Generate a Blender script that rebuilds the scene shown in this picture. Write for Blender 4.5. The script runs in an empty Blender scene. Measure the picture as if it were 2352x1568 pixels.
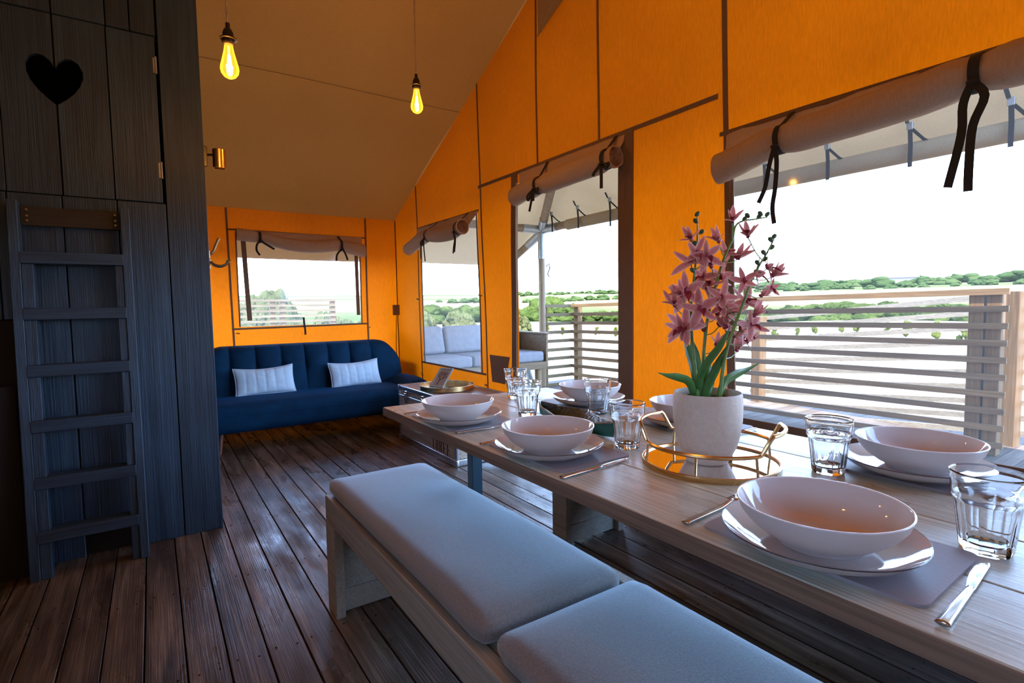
import bpy, bmesh, math, random
from mathutils import Vector, Matrix, noise
PI=math.pi; RND=random.Random(7)
C=bpy.context.scene.collection; SC=bpy.context.scene
def rad(a): return math.radians(a)
# ------------------------------------------------------------------ camera
cam=bpy.data.cameras.new('camera'); co=bpy.data.objects.new('camera',cam); C.objects.link(co)
cam.sensor_width=36; cam.lens=36*1226.86/2352; cam.clip_start=.02; cam.clip_end=2000
_y,_p,_r=rad(33.915),rad(-3.809),rad(-.862)
fw=Vector((math.sin(_y)*math.cos(_p),math.cos(_y)*math.cos(_p),math.sin(_p)))
rt=fw.cross(Vector((0,0,1))).normalized(); up=rt.cross(fw)
rt2=rt*math.cos(_r)+up*math.sin(_r); up2=up*math.cos(_r)-rt*math.sin(_r)
m=Matrix((rt2,up2,-fw)).transposed().to_4x4(); m.translation=Vector((0,0,1.10)); co.matrix_world=m
SC.camera=co
# ------------------------------------------------------------------ world, sun, exposure
SKY_S=10.0; SUN_E=10.0
w=bpy.data.worlds.new('sky'); SC.world=w; w.use_nodes=True; nt=w.node_tree; nt.nodes.clear()
o_=nt.nodes.new('ShaderNodeOutputWorld'); bg=nt.nodes.new('ShaderNodeBackground'); tc=nt.nodes.new('ShaderNodeTexCoord')
sp=nt.nodes.new('ShaderNodeSeparateXYZ'); cr=nt.nodes.new('ShaderNodeValToRGB')
nt.links.new(tc.outputs['Generated'],sp.inputs[0]); nt.links.new(sp.outputs['Z'],cr.inputs[0]); nt.links.new(cr.outputs[0],bg.inputs[0]); nt.links.new(bg.outputs[0],o_.inputs[0])
cr.color_ramp.elements[0].position=0; cr.color_ramp.elements[0].color=(.54,.75,1.0,1)
cr.color_ramp.elements[1].position=.85; cr.color_ramp.elements[1].color=(.07,.15,.36,1)
_e=cr.color_ramp.elements.new(.22); _e.color=(.34,.53,.88,1)
bg.inputs[1].default_value=SKY_S
sun=bpy.data.lights.new('sun','SUN'); sun.energy=SUN_E; sun.angle=rad(.55); sun.color=(1,.93,.82)
so=bpy.data.objects.new('sun',sun); C.objects.link(so); so.rotation_euler=Vector((-.30,-.45,.84)).to_track_quat('Z','Y').to_euler(); so.location=(-10,-15,30)
SC.view_settings.view_transform='Standard'; SC.view_settings.look='None'; SC.view_settings.gamma=1; SC.view_settings.exposure=0.86
try: SC.view_settings.use_curve_mapping=False
except Exception: pass
SC.cycles.max_bounces=9; SC.cycles.diffuse_bounces=4; SC.cycles.glossy_bounces=4; SC.cycles.transmission_bounces=9; SC.cycles.transparent_max_bounces=12
SC.cycles.sample_clamp_indirect=6; SC.cycles.use_denoising=True; SC.cycles.caustics_refractive=False; SC.cycles.blur_glossy=.5
# ------------------------------------------------------------------ materials
MATS={}
def newmat(n):
    m=bpy.data.materials.new(n); m.use_nodes=True; MATS[n]=m; return m,m.node_tree,m.node_tree.nodes['Principled BSDF']
def c4(c): return (c[0],c[1],c[2],1)
def srgb(r,g,b):
    f=lambda v:((v/255+.055)/1.055)**2.4 if v/255>.04045 else v/255/12.92
    return (f(r),f(g),f(b))
def texvec(nt,scale,rnd=True):
    N=nt.nodes; tc=N.new('ShaderNodeTexCoord'); mp=N.new('ShaderNodeMapping'); mp.inputs['Scale'].default_value=scale
    if rnd:
        oi=N.new('ShaderNodeObjectInfo'); ml=N.new('ShaderNodeMath'); ml.operation='MULTIPLY'; ml.inputs[1].default_value=37
        ad=N.new('ShaderNodeVectorMath'); ad.operation='ADD'; nt.links.new(oi.outputs['Random'],ml.inputs[0]); nt.links.new(tc.outputs['Object'],ad.inputs[0]); nt.links.new(ml.outputs[0],ad.inputs[1]); nt.links.new(ad.outputs[0],mp.inputs[0])
    else: nt.links.new(tc.outputs['Object'],mp.inputs[0])
    return mp.outputs[0]
def noisen(nt,vec,sc=1,det=4,rough=.6,dist=0):
    n=nt.nodes.new('ShaderNodeTexNoise'); nt.links.new(vec,n.inputs['Vector']); n.inputs['Scale'].default_value=sc; n.inputs['Detail'].default_value=det; n.inputs['Roughness'].default_value=rough; n.inputs['Distortion'].default_value=dist
    return n.outputs['Fac']
def ramp(nt,fac,cols,pos):
    r=nt.nodes.new('ShaderNodeValToRGB'); nt.links.new(fac,r.inputs[0]); el=r.color_ramp.elements
    while len(el)<len(cols): el.new(.5)
    for e,c,p in zip(el,cols,pos): e.position=p; e.color=c4(c)
    return r.outputs[0]
def mix(nt,a,b,fac,mode='MIX'):
    x=nt.nodes.new('ShaderNodeMix'); x.data_type='RGBA'; x.blend_type=mode
    if isinstance(fac,(int,float)): x.inputs[0].default_value=fac
    else: nt.links.new(fac,x.inputs[0])
    nt.links.new(a,x.inputs[6]); nt.links.new(b,x.inputs[7]); return x.outputs[2]
def bump(nt,fac,st,dist=.01):
    b=nt.nodes.new('ShaderNodeBump'); b.inputs['Strength'].default_value=st; b.inputs['Distance'].default_value=dist; nt.links.new(fac,b.inputs['Height']); return b.outputs[0]
def simple(n,col,rough=.5,metal=0,col2=None,sc=8,bst=0,bsc=60,spec=.5,bd=.003,**kw):
    m,nt,p=newmat(n); p.inputs['Base Color'].default_value=c4(col); p.inputs['Roughness'].default_value=rough; p.inputs['Metallic'].default_value=metal
    p.inputs['Specular IOR Level'].default_value=spec
    v=texvec(nt,(1,1,1))
    if col2 is not None: nt.links.new(ramp(nt,noisen(nt,v,sc),[col,col2],[.35,.68]),p.inputs['Base Color'])
    if bst: nt.links.new(bump(nt,noisen(nt,v,bsc,3),bst,bd),p.inputs['Normal'])
    for k,x in kw.items(): p.inputs[k].default_value=x
    return m
def wood(n,cols,axis='y',rough=.5,fine=90,blotch=.5,bst=.3,vary=.35,spec=.5,rlo=None):
    m,nt,p=newmat(n); ax='xyz'.index(axis)
    s=[22,22,22]; s[ax]=1.1; s2=[fine*2.2]*3; s2[ax]=3.0
    v=texvec(nt,s); g=noisen(nt,v,1,5,.6,1.2); v2=texvec(nt,s2); f=noisen(nt,v2,1,3,.6,.3)
    col=ramp(nt,g,cols,[.25,.5,.75][:len(cols)] if len(cols)==3 else [.3,.7])
    fr=ramp(nt,f,[(.55,.55,.55),(1.12,1.12,1.12)],[.3,.62]); col=mix(nt,col,fr,.75,'MULTIPLY')
    sb=[5,5,5]; sb[ax]=1.6
    bl=ramp(nt,noisen(nt,texvec(nt,sb),1,3,.55,.4),[(.42,.4,.4),(1.25,1.22,1.2)],[.3,.7]); col=mix(nt,col,bl,blotch,'MULTIPLY')
    oi=nt.nodes.new('ShaderNodeObjectInfo'); rr=ramp(nt,oi.outputs['Random'],[(1-vary,)*3,(1+vary*.5,)*3],[0,1]); col=mix(nt,col,rr,1.0,'MULTIPLY')
    nt.links.new(col,p.inputs['Base Color']); p.inputs['Specular IOR Level'].default_value=spec
    if rlo is None: p.inputs['Roughness'].default_value=rough
    else:
        rg=ramp(nt,noisen(nt,texvec(nt,sb),1.7,4,.6),[(rlo,)*3,(rough,)*3],[.35,.65]); nt.links.new(rg,p.inputs['Roughness'])
    nt.links.new(bump(nt,f,bst,.0025),p.inputs['Normal']); return m
def canvas(n,refl,trans,bst=.25):
    m,nt,p=newmat(n); N=nt.nodes; out=[x for x in N if x.type=='OUTPUT_MATERIAL'][0]; N.remove(p)
    d=N.new('ShaderNodeBsdfDiffuse'); t=N.new('ShaderNodeBsdfTranslucent'); a=N.new('ShaderNodeAddShader')
    v=texvec(nt,(1,1,1),False); va=texvec(nt,(160,160,22),False); w=noisen(nt,va,1,3,.6)
    big=noisen(nt,v,1.6,3,.5)
    f1=ramp(nt,w,[tuple(x*.86 for x in trans),tuple(x*1.1 for x in trans)],[.3,.7]); f2=ramp(nt,big,[(.86,.84,.8),(1.08,1.06,1.04)],[.3,.7])
    nt.links.new(mix(nt,f1,f2,1,'MULTIPLY'),t.inputs[0])
    nt.links.new(ramp(nt,w,[tuple(x*.92 for x in refl),tuple(x*1.06 for x in refl)],[.3,.7]),d.inputs[0])
    b=bump(nt,noisen(nt,texvec(nt,(1,1,.5),False),7,4,.55,.3),bst,.02); nt.links.new(b,d.inputs['Normal']); nt.links.new(b,t.inputs['Normal'])
    nt.links.new(d.outputs[0],a.inputs[0]); nt.links.new(t.outputs[0],a.inputs[1]); nt.links.new(a.outputs[0],out.inputs[0]); return m
def vinyl(n,haze,tint=(.95,.96,.98)):
    m,nt,p=newmat(n); N=nt.nodes; out=[x for x in N if x.type=='OUTPUT_MATERIAL'][0]; N.remove(p)
    tr=N.new('ShaderNodeBsdfTransparent'); tr.inputs[0].default_value=c4(tint); tl=N.new('ShaderNodeBsdfTranslucent'); tl.inputs[0].default_value=(.95,.95,.95,1)
    gl=N.new('ShaderNodeBsdfGlossy'); gl.inputs['Roughness'].default_value=.06; gl.inputs[0].default_value=(.9,.95,1,1)
    m1=N.new('ShaderNodeMixShader'); m2=N.new('ShaderNodeMixShader'); m2.inputs[0].default_value=.022
    v=texvec(nt,(1,1,1),False); sv=ramp(nt,noisen(nt,texvec(nt,(60,3,60),False),1,4,.8,2),[(haze,)*3,(haze*1.15,)*3,(min(1,haze*3+.06),)*3],[.3,.72,.8])
    sp_=ramp(nt,noisen(nt,v,260,2,.9),[(0,0,0),(.06,.06,.06)],[.66,.74]); f=mix(nt,sv,sp_,1,'ADD')
    nt.links.new(f,m1.inputs[0]); nt.links.new(tr.outputs[0],m1.inputs[1]); nt.links.new(tl.outputs[0],m1.inputs[2])
    nt.links.new(m1.outputs[0],m2.inputs[1]); nt.links.new(gl.outputs[0],m2.inputs[2]); nt.links.new(m2.outputs[0],out.inputs[0]); return m
M_floor=wood('floor_wood',[(.050,.037,.025),(.15,.112,.078),(.36,.29,.21)],'y',.60,blotch=.95,bst=.6,vary=.38,rlo=.20)
M_gap=simple('dark_gap',(.006,.004,.003),.9)
M_deck=wood('deck_wood',[(.15,.11,.08),(.22,.17,.125)],'x',.8,spec=.15)
M_blue=wood('dark_stained_wood',[(.009,.027,.052),(.019,.050,.090),(.034,.075,.125)],'z',.5,blotch=.35,bst=.9,vary=.25)
M_bluex=wood('dark_stained_rung',[(.012,.030,.056),(.025,.058,.098)],'x',.5,blotch=.3,bst=.8,vary=.2)
M_brownboard=wood('brown_stained_board',[(.022,.017,.014),(.034,.027,.022)],'x',.5,blotch=.3,bst=.3)
M_canvas=canvas('orange_canvas',(.27,.15,.03),(.385,.076,.0002))
M_roof=canvas('roof_canvas',(.36,.20,.085),(.016,.0055,.0007),.35)
M_blind=canvas('blind_canvas',(.50,.36,.26),(.02,.010,.005),.5)
M_hem=canvas('hem_canvas',(.21,.135,.09),(.012,.006,.003),.2)
M_porch=canvas('porch_canvas',(.34,.265,.17),(.055,.038,.020),.3)
M_vinyl=vinyl('clear_vinyl',.028); M_vinyl2=vinyl('hazy_vinyl',.055,(.9,.93,.98)); M_vinyl3=vinyl('soft_vinyl',.045)
M_lightblock=simple('light_block_brown',(.10,.06,.03),.9)  # opaque colour of the added light-blocking skirts
M_strap=simple('black_webbing',(.018,.017,.018),.8,bst=.3,bsc=300)
M_table=wood('cream_table_wood',[(.54,.60,.50),(.62,.68,.58),(.68,.74,.64)],'y',.42,blotch=.12,bst=.12,vary=.06,rlo=.22)
M_tableleg=wood('grey_green_paint',[(.30,.31,.27),(.38,.39,.34)],'z',.5,blotch=.15,bst=.2,vary=.08)
M_navyleg=simple('navy_leg_wood',(.010,.045,.075),.4)  # one even dark navy for the table leg
M_edge=wood('brown_table_edge',[(.16,.105,.07),(.23,.155,.105),(.28,.20,.14)],'y',.5,blotch=.2,bst=.2,vary=.05)
M_slatlit=wood('sunlit_slat',[(.34,.29,.22),(.42,.37,.28)],'y',.7,blotch=.1,vary=.1,spec=.1)  # brighter copy of the slat wood, sunlight painted into its colour
M_bench=wood('pale_painted_bench',[(.33,.32,.26),(.42,.40,.33)],'y',.5,blotch=.15,bst=.25,vary=.08)
M_cush=simple('grey_brown_cushion_fabric',(.175,.165,.155),.85,col2=(.235,.225,.215),sc=220,bst=.5,bsc=400,bd=.001,**{'Sheen Weight':.9,'Sheen Roughness':.45,'Sheen Tint':(.62,.85,1,1)})  # bluish sheen tint puts cool window light into the fabric
M_velvet=simple('navy_velvet',(.0004,.022,.058),.8,col2=(.0006,.032,.085),sc=9,spec=.15,**{'Sheen Weight':.10,'Sheen Roughness':.35,'Sheen Tint':(.02,.3,.8,1)})
M_pillow=simple('pale_blue_cloth',(.44,.63,.78),.85,col2=(.50,.68,.82),sc=14,bst=.5,bsc=90)
M_ware=simple('glazed_stoneware',(.66,.62,.60),.06,spec=.6)
M_wareout=simple('stoneware_outside',(.70,.64,.61),.3,spec=.4)
M_warerim=simple('white_glazed_rim',(.80,.80,.80),.06,spec=.7)
M_navyrim=simple('dark_navy_edge',(.012,.016,.035),.25)
M_mat=simple('taupe_placemat',(.30,.275,.30),.5,bst=.1,bsc=200)
M_steel=simple('polished_steel',(.62,.60,.60),.16,1)
M_galv=simple('galvanised_metal',(.30,.32,.32),.45,.6,col2=(.38,.40,.40),sc=20)
M_alu=simple('riveted_aluminium',(.60,.62,.64),.30,1,col2=(.42,.44,.47),sc=9)
M_rivet=simple('rivet_metal',(.30,.29,.28),.35,1)
M_gold=simple('brushed_gold',(.72,.50,.24),.26,1,col2=(.62,.42,.19),sc=30)
M_brass=simple('aged_brass',(.42,.32,.19),.32,1)
M_mirror=simple('mirror_glass',(.90,.92,.93),.015,1)
M_pot=simple('speckled_cream_ceramic',(.64,.53,.43),.6,col2=(.70,.60,.50),sc=90,bst=.5,bsc=120,bd=.002)
M_moss=simple('green_moss',(.02,.06,.035),.9,col2=(.05,.14,.08),sc=160,bst=1,bsc=200)
M_stem=simple('green_stem',(.10,.20,.03),.45,col2=(.18,.30,.05),sc=30)
M_leaf=simple('orchid_leaf',(.045,.14,.04),.28,col2=(.10,.24,.06),sc=14)
M_bud=simple('green_bud',(.05,.10,.035),.5)
M_teal=simple('teal_glaze',(.008,.20,.19),.16,col2=(.012,.27,.25),sc=20,spec=.7)
M_green=simple('hammered_dark_green_glaze',(.012,.034,.027),.22,bst=.9,bsc=85,bd=.01,spec=.8)
M_red=simple('reddish_wood_leg',(.16,.055,.03),.4)
M_white=simple('white_tag',(.45,.47,.50),.6)
M_trunkwood=wood('pale_trunk_wood',[(.30,.24,.18),(.48,.40,.31),(.56,.48,.38)],'y',.5,blotch=.3,bst=.3,vary=.15)
M_leather=simple('grey_brown_trunk_top',(.17,.125,.10),.42,col2=(.24,.18,.145),sc=12)
M_black=simple('black_print',(.012,.010,.010),.6)
M_bakelite=simple('black_lamp_holder',(.012,.009,.007),.28)
M_jute=simple('pale_twisted_cord',(.52,.38,.22),.9,bst=.6,bsc=300)
M_log=wood('debarked_log',[(.18,.11,.055),(.27,.18,.095),(.32,.23,.135)],'z',.6,blotch=.2,vary=.15)
M_logx=wood('debarked_log_side',[(.18,.11,.055),(.27,.18,.095),(.32,.23,.135)],'x',.6,blotch=.2,vary=.15)
M_slat=wood('fresh_sawn_slat',[(.16,.095,.045),(.24,.15,.075),(.29,.19,.10)],'y',.65,blotch=.2,vary=.2,spec=.12)
M_slatx=wood('fresh_sawn_slat_side',[(.14,.10,.055),(.21,.155,.085),(.25,.19,.11)],'x',.65,blotch=.2,vary=.2,spec=.12)
M_post=wood('orange_sawn_post',[(.13,.075,.03),(.19,.11,.05),(.22,.14,.07)],'z',.65,blotch=.2,vary=.15,spec=.12)
M_grey=simple('pale_grey_outdoor_cloth',(.24,.24,.26),.9,col2=(.28,.28,.30),sc=20,bst=.3,bsc=200)
M_ground=simple('sandy_ground',(.50,.42,.32),.95,col2=(.62,.54,.43),sc=.6)
M_paint=simple('frame_sage_paint',(.30,.33,.29),.5)
M_paper=simple('tan_print_paper',(.36,.27,.21),.7)
M_branch=simple('brown_print_ink',(.07,.035,.022),.7)
M_farm=simple('farm_wall',(.24,.22,.2),.9,spec=0); M_farmroof=simple('farm_roof',(.13,.10,.09),.9,spec=0)
def foliage(n,a,b,sc):
    m=simple(n,a,1,col2=b,sc=sc,bst=1,bsc=sc*2,bd=.4,spec=0); return m
M_hedge=foliage('hedge_green',(.022,.034,.008),(.075,.095,.024),2.2)
M_tree=foliage('tree_green',(.028,.046,.014),(.062,.085,.028),.35)
M_tree2=foliage('dusty_tree_green',(.055,.06,.02),(.11,.11,.045),.9)
M_vine=foliage('young_vine_green',(.16,.19,.03),(.26,.28,.05),6)
m,nt,p=newmat('fields'); v=texvec(nt,(1,1,1),False)
geo=nt.nodes.new('ShaderNodeVectorMath'); geo.operation='LENGTH'; sx=nt.nodes.new('ShaderNodeSeparateXYZ'); cx=nt.nodes.new('ShaderNodeCombineXYZ'); nt.links.new(v,sx.inputs[0]); nt.links.new(sx.outputs[0],cx.inputs[0]); nt.links.new(sx.outputs[1],cx.inputs[1]); nt.links.new(cx.outputs[0],geo.inputs[0])
dn=nt.nodes.new('ShaderNodeMath'); dn.operation='DIVIDE'; dn.inputs[1].default_value=420; nt.links.new(geo.outputs['Value'],dn.inputs[0])
jt=nt.nodes.new('ShaderNodeMath'); jt.operation='MULTIPLY_ADD'; jt.inputs[1].default_value=.16; nt.links.new(noisen(nt,v,.012,3,.5),jt.inputs[0]); nt.links.new(dn.outputs[0],jt.inputs[2])
fc=ramp(nt,jt.outputs[0],[(.26,.21,.155),(.25,.20,.15),(.085,.10,.035),(.075,.095,.032),(.19,.165,.085),(.18,.155,.08),(.085,.11,.038),(.19,.17,.095),(.08,.10,.035)],[0,.16,.19,.30,.36,.55,.60,.74,.92])
fn=ramp(nt,noisen(nt,v,.35,5,.6),[(.82,.82,.82),(1.12,1.12,1.12)],[.3,.7]); nt.links.new(mix(nt,fc,fn,1,'MULTIPLY'),p.inputs['Base Color']); p.inputs['Roughness'].default_value=1; p.inputs['Specular IOR Level'].default_value=0; M_fields=m
# petals
m,nt,p=newmat('dusty_pink_petal'); N=nt.nodes; v=texvec(nt,(1,1,1)); N2=noisen(nt,texvec(nt,(260,20,260)),1,2)
at=N.new('ShaderNodeAttribute'); at.attribute_name='edge'; colp=ramp(nt,at.outputs['Fac'],[(.58,.17,.16),(.74,.35,.31),(.95,.78,.70)],[0,.72,1]); 
nt.links.new(mix(nt,colp,ramp(nt,N2,[(.8,.8,.8),(1.15,1.15,1.15)],[.3,.7]),1,'MULTIPLY'),p.inputs['Base Color']); p.inputs['Roughness'].default_value=.5; p.inputs['Sheen Weight'].default_value=.3
out=[x for x in N if x.type=='OUTPUT_MATERIAL'][0]; tl=N.new('ShaderNodeBsdfTranslucent'); nt.links.new(colp,tl.inputs[0]); ms=N.new('ShaderNodeMixShader'); ms.inputs[0].default_value=.42; nt.links.new(p.outputs[0],ms.inputs[1]); nt.links.new(tl.outputs[0],ms.inputs[2]); nt.links.new(ms.outputs[0],out.inputs[0]); M_petal=m
M_lip=simple('crimson_lip',(.22,.008,.035),.45,col2=(.30,.02,.06),sc=60)
m,nt,p=newmat('tumbler_glass'); p.inputs['Base Color'].default_value=(.97,.99,.99,1); p.inputs['Roughness'].default_value=0; p.inputs['IOR'].default_value=1.5; p.inputs['Transmission Weight'].default_value=1; M_glass=m
m,nt,p=newmat('amber_bulb_glass'); N=nt.nodes; out=[x for x in N if x.type=='OUTPUT_MATERIAL'][0]; N.remove(p)
tr=N.new('ShaderNodeBsdfTransparent'); tr.inputs[0].default_value=(1,.66,.24,1); gl=N.new('ShaderNodeBsdfGlossy'); gl.inputs['Roughness'].default_value=.03; em=N.new('ShaderNodeEmission'); em.inputs[0].default_value=(1,.42,.03,1); em.inputs[1].default_value=.55
fr=N.new('ShaderNodeFresnel'); fr.inputs[0].default_value=1.35; ms=N.new('ShaderNodeMixShader'); nt.links.new(fr.outputs[0],ms.inputs[0]); nt.links.new(tr.outputs[0],ms.inputs[1]); nt.links.new(gl.outputs[0],ms.inputs[2]); ad=N.new('ShaderNodeAddShader'); nt.links.new(ms.outputs[0],ad.inputs[0]); nt.links.new(em.outputs[0],ad.inputs[1]); nt.links.new(ad.outputs[0],out.inputs[0]); M_bulb=m
m,nt,p=newmat('glowing_filament'); N=nt.nodes; out=[x for x in N if x.type=='OUTPUT_MATERIAL'][0]; em=N.new('ShaderNodeEmission'); em.inputs[0].default_value=(1,.68,.28,1); em.inputs[1].default_value=26; nt.links.new(em.outputs[0],out.inputs[0]); M_fil=m
# ------------------------------------------------------------------ mesh helpers
class MB:
    def __init__(s): s.b=bmesh.new()
    def quad(s,*ps):
        try: return s.b.faces.new([s.b.verts.new(p) for p in ps])
        except ValueError: pass
    def box(s,lo,hi,bev=0,seg=1,mat=None):
        bb=bmesh.new(); r=bmesh.ops.create_cube(bb,size=1)
        sz=[hi[i]-lo[i] for i in range(3)]; ct=[(hi[i]+lo[i])/2 for i in range(3)]
        for v in bb.verts: v.co=Vector((v.co.x*sz[0]+ct[0],v.co.y*sz[1]+ct[1],v.co.z*sz[2]+ct[2]))
        if bev: bmesh.ops.bevel(bb,geom=list(bb.edges),offset=bev,segments=seg,affect='EDGES',profile=.5)
        if mat: bb.transform(mat)
        s.add(bb); return s
    def add(s,bb):
        me=bpy.data.meshes.new('t'); bb.to_mesh(me); bb.free(); s.b.from_mesh(me); bpy.data.meshes.remove(me)
    def tube(s,pts,r,n=8,cap=True,flat=None):
        pts=[Vector(p) for p in pts]; rs=r if isinstance(r,(list,tuple)) else [r]*len(pts); rings=[]; nrm=None
        for i,p in enumerate(pts):
            d=(pts[min(i+1,len(pts)-1)]-pts[max(i-1,0)]).normalized()
            if nrm is None: nrm=d.cross(Vector((0,0,1))); nrm=nrm if nrm.length>.1 else d.cross(Vector((1,0,0)))
            nrm=(nrm-d*nrm.dot(d)).normalized(); b=d.cross(nrm)
            rings.append([s.b.verts.new(p+(nrm*math.cos(2*PI*k/n)+b*math.sin(2*PI*k/n)*(flat or 1))*rs[i]) for k in range(n)])
        for a,c in zip(rings,rings[1:]):
            for k in range(n): s.b.faces.new((a[k],a[(k+1)%n],c[(k+1)%n],c[k]))
        if cap: s.b.faces.new(rings[0][::-1]); s.b.faces.new(rings[-1])
        return s
    def ribbon(s,pts,w,t=.0015,wd=(0,1,0)):
        wd=Vector(wd).normalized(); L=[]
        pts=[Vector(p) for p in pts]
        for i,p in enumerate(pts):
            d=(pts[min(i+1,len(pts)-1)]-pts[max(i-1,0)]).normalized(); a=wd[i] if isinstance(wd,list) else wd
            a=(a-d*a.dot(d)).normalized(); nn=d.cross(a)
            L.append([s.b.verts.new(p+a*(w/2*sa)+nn*(t/2*sb)) for sa,sb in ((-1,-1),(1,-1),(1,1),(-1,1))])
        for a,c in zip(L,L[1:]):
            for k in range(4): s.b.faces.new((a[k],a[(k+1)%4],c[(k+1)%4],c[k]))
        s.b.faces.new(L[0][::-1]); s.b.faces.new(L[-1]); return s
    def lathe(s,prof,n=48,ctr=(0,0,0),closed=False,fn=None):
        rings=[]
        for r,z in prof:
            if r<1e-6: rings.append([s.b.verts.new((ctr[0],ctr[1],ctr[2]+z))]); continue
            rings.append([s.b.verts.new((ctr[0]+r*(fn(2*PI*k/n,z) if fn else 1)*math.cos(2*PI*k/n),ctr[1]+r*(fn(2*PI*k/n,z) if fn else 1)*math.sin(2*PI*k/n),ctr[2]+z)) for k in range(n)])
        prs=list(zip(rings,rings[1:]))+([(rings[-1],rings[0])] if closed else [])
        for a,c in prs:
            if len(a)==1 and len(c)==1: continue
            for k in range(n):
                if len(a)==1: s.b.faces.new((a[0],c[(k+1)%n],c[k]))
                elif len(c)==1: s.b.faces.new((a[k],a[(k+1)%n],c[0]))
                else: s.b.faces.new((a[k],a[(k+1)%n],c[(k+1)%n],c[k]))
        return s
    def grid(s,f,nu,nv,wrap=False):
        V=[[s.b.verts.new(f(i/nu,j/nv)) for j in range(nv+1)] for i in range(nu+(0 if wrap else 1))]
        for i in range(nu):
            for j in range(nv):
                a=V[i];b=V[(i+1)%len(V)]; s.b.faces.new((a[j],b[j],b[j+1],a[j+1]))
        return s
    def prism(s,poly,h,f=lambda x,y,z:(x,y,z)):
        a=[s.b.verts.new(f(x,y,0)) for x,y in poly]; c=[s.b.verts.new(f(x,y,h)) for x,y in poly]; n=len(poly)
        s.b.faces.new(a[::-1]); s.b.faces.new(c)
        for k in range(n): s.b.faces.new((a[k],a[(k+1)%n],c[(k+1)%n],c[k]))
        return s
    def mesh(s,name,mat,smooth=False,ang=40):
        bmesh.ops.recalc_face_normals(s.b,faces=s.b.faces[:]); bmesh.ops.triangulate(s.b,faces=[f for f in s.b.faces if len(f.verts)>4])
        me=bpy.data.meshes.new(name); s.b.to_mesh(me); s.b.free(); me.materials.append(mat)
        if smooth:
            me.shade_smooth()
            if ang<180: me.set_sharp_from_angle(angle=rad(ang))
        return me
    def ob(s,name,mat,parent=None,smooth=False,ang=40,loc=None,**tags):
        return mk(name,s.mesh(name,mat,smooth,ang),parent,loc,**tags)
def mk(name,me,parent=None,loc=None,rot=None,**tags):
    o=bpy.data.objects.new(name,me); C.objects.link(o)
    if parent: o.parent=parent
    if loc is not None: o.location=loc
    if rot is not None: o.rotation_euler=rot
    for k,v in tags.items():
        if v is not None: o[k]=v
    return o
def thing(name,label,cat,loc=(0,0,0),rz=0,group=None): return mk(name,None,None,loc,(0,0,rz),label=label,category=cat,group=group)
def struct(name): return mk(name,None,None,kind='structure')
def copytree(o,parent=None,**tags):
    c=o.copy(); C.objects.link(c); c.parent=parent
    for k,v in tags.items(): c[k]=v
    for ch in list(o.children): copytree(ch,c)
    return c
def lerp(a,b,t): return a+(b-a)*t
def nz(*a): return noise.noise(Vector(a))
def catmull(P,n=6):
    P=[Vector(p) for p in P]; Q=[P[0]*2-P[1]]+P+[P[-1]*2-P[-2]]; out=[]
    for i in range(1,len(Q)-2):
        for k in range(n):
            t=k/n; a,b,c,d=Q[i-1],Q[i],Q[i+1],Q[i+2]
            out.append(.5*((2*b)+(c-a)*t+(2*a-5*b+4*c-d)*t*t+(3*b-a-3*c+d)*t**3))
    out.append(P[-1]); return out
# ================================================================== STRUCTURE
RW=2.2; FY=5.47; RY=2.0
def roofz(y): return 2.028+(5.47-(y if y>RY else 2*RY-y))*.4615
# floor
fl=struct('floor'); pl=MB().box((-.0528,-1.45,-.03),(.0528,5.46,0),.0015).mesh('plank',M_floor)
for k in range(-15,19):
    X=.037+.1105*(k+.5)
    if X+.055>2.19: continue
    mk('plank',pl,fl,(X,0,RND.uniform(-.0012,.0008)),(0,0,rad(RND.uniform(-.012,.012))))
MB().box((-1.65,-1.45,-.06),(2.19,5.46,-.034)).ob('underlay',M_gap,fl)
b=MB()
for k in range(-15,19):
    X=.037+.1105*(k+.5)
    for Y in (-.6,.0,.6,1.2,1.82,2.42,3.02,3.62,4.22,4.8):
        for dx in (-.03,.03): 
            c=(X+dx+RND.uniform(-.004,.004),Y+RND.uniform(-.01,.01)); b.lathe([(0,.0008),(.0035,.0012),(.0035,.0)],6,(c[0],c[1],0))
b.ob('screw',M_gap,fl,kind='stuff')
# canvas sheet builder
def sheet(mb,P,u0,u1,w0,w1,step=.16):
    nu=max(1,int(abs(u1-u0)/step)); nw=max(1,int(abs(w1-w0)/step)); mb.grid(lambda a,b_:P(lerp(u0,u1,a),lerp(w0,w1,b_)),nu,nw)
def PR(y,z): 
    zz=min(z,roofz(y)-.002); return (RW+.012*nz(y*1.3,zz*1.1,3)-.004,y,zz)
wr=struct('wall_right'); b=MB()
def column(mb,y0,y1,zs):
    for z0,z1 in zs:
        if z1 is None:
            n=max(1,int(abs(y1-y0)/.16)); m_=12
            def P(a,t,y0=y0,y1=y1,z0=z0):
                y=lerp(y0,y1,a); return PR(y,lerp(z0,roofz(y)-.002,t))
            mb.grid(P,n,m_)
        else: sheet(mb,PR,y0,y1,z0,z1)
column(b,5.47,4.815,[(0,None)]); column(b,4.815,3.725,[(0,.563),(1.84,None)]); column(b,3.725,3.175,[(0,None)])
column(b,3.175,2.17,[(1.965,None)]); column(b,2.17,1.475,[(0,None)]); column(b,1.475,-1.0,[(0,.57),(1.855,None)]); column(b,-1.0,-1.47,[(0,None)])
b.ob('canvas_panel',M_canvas,wr,True,180)
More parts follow.
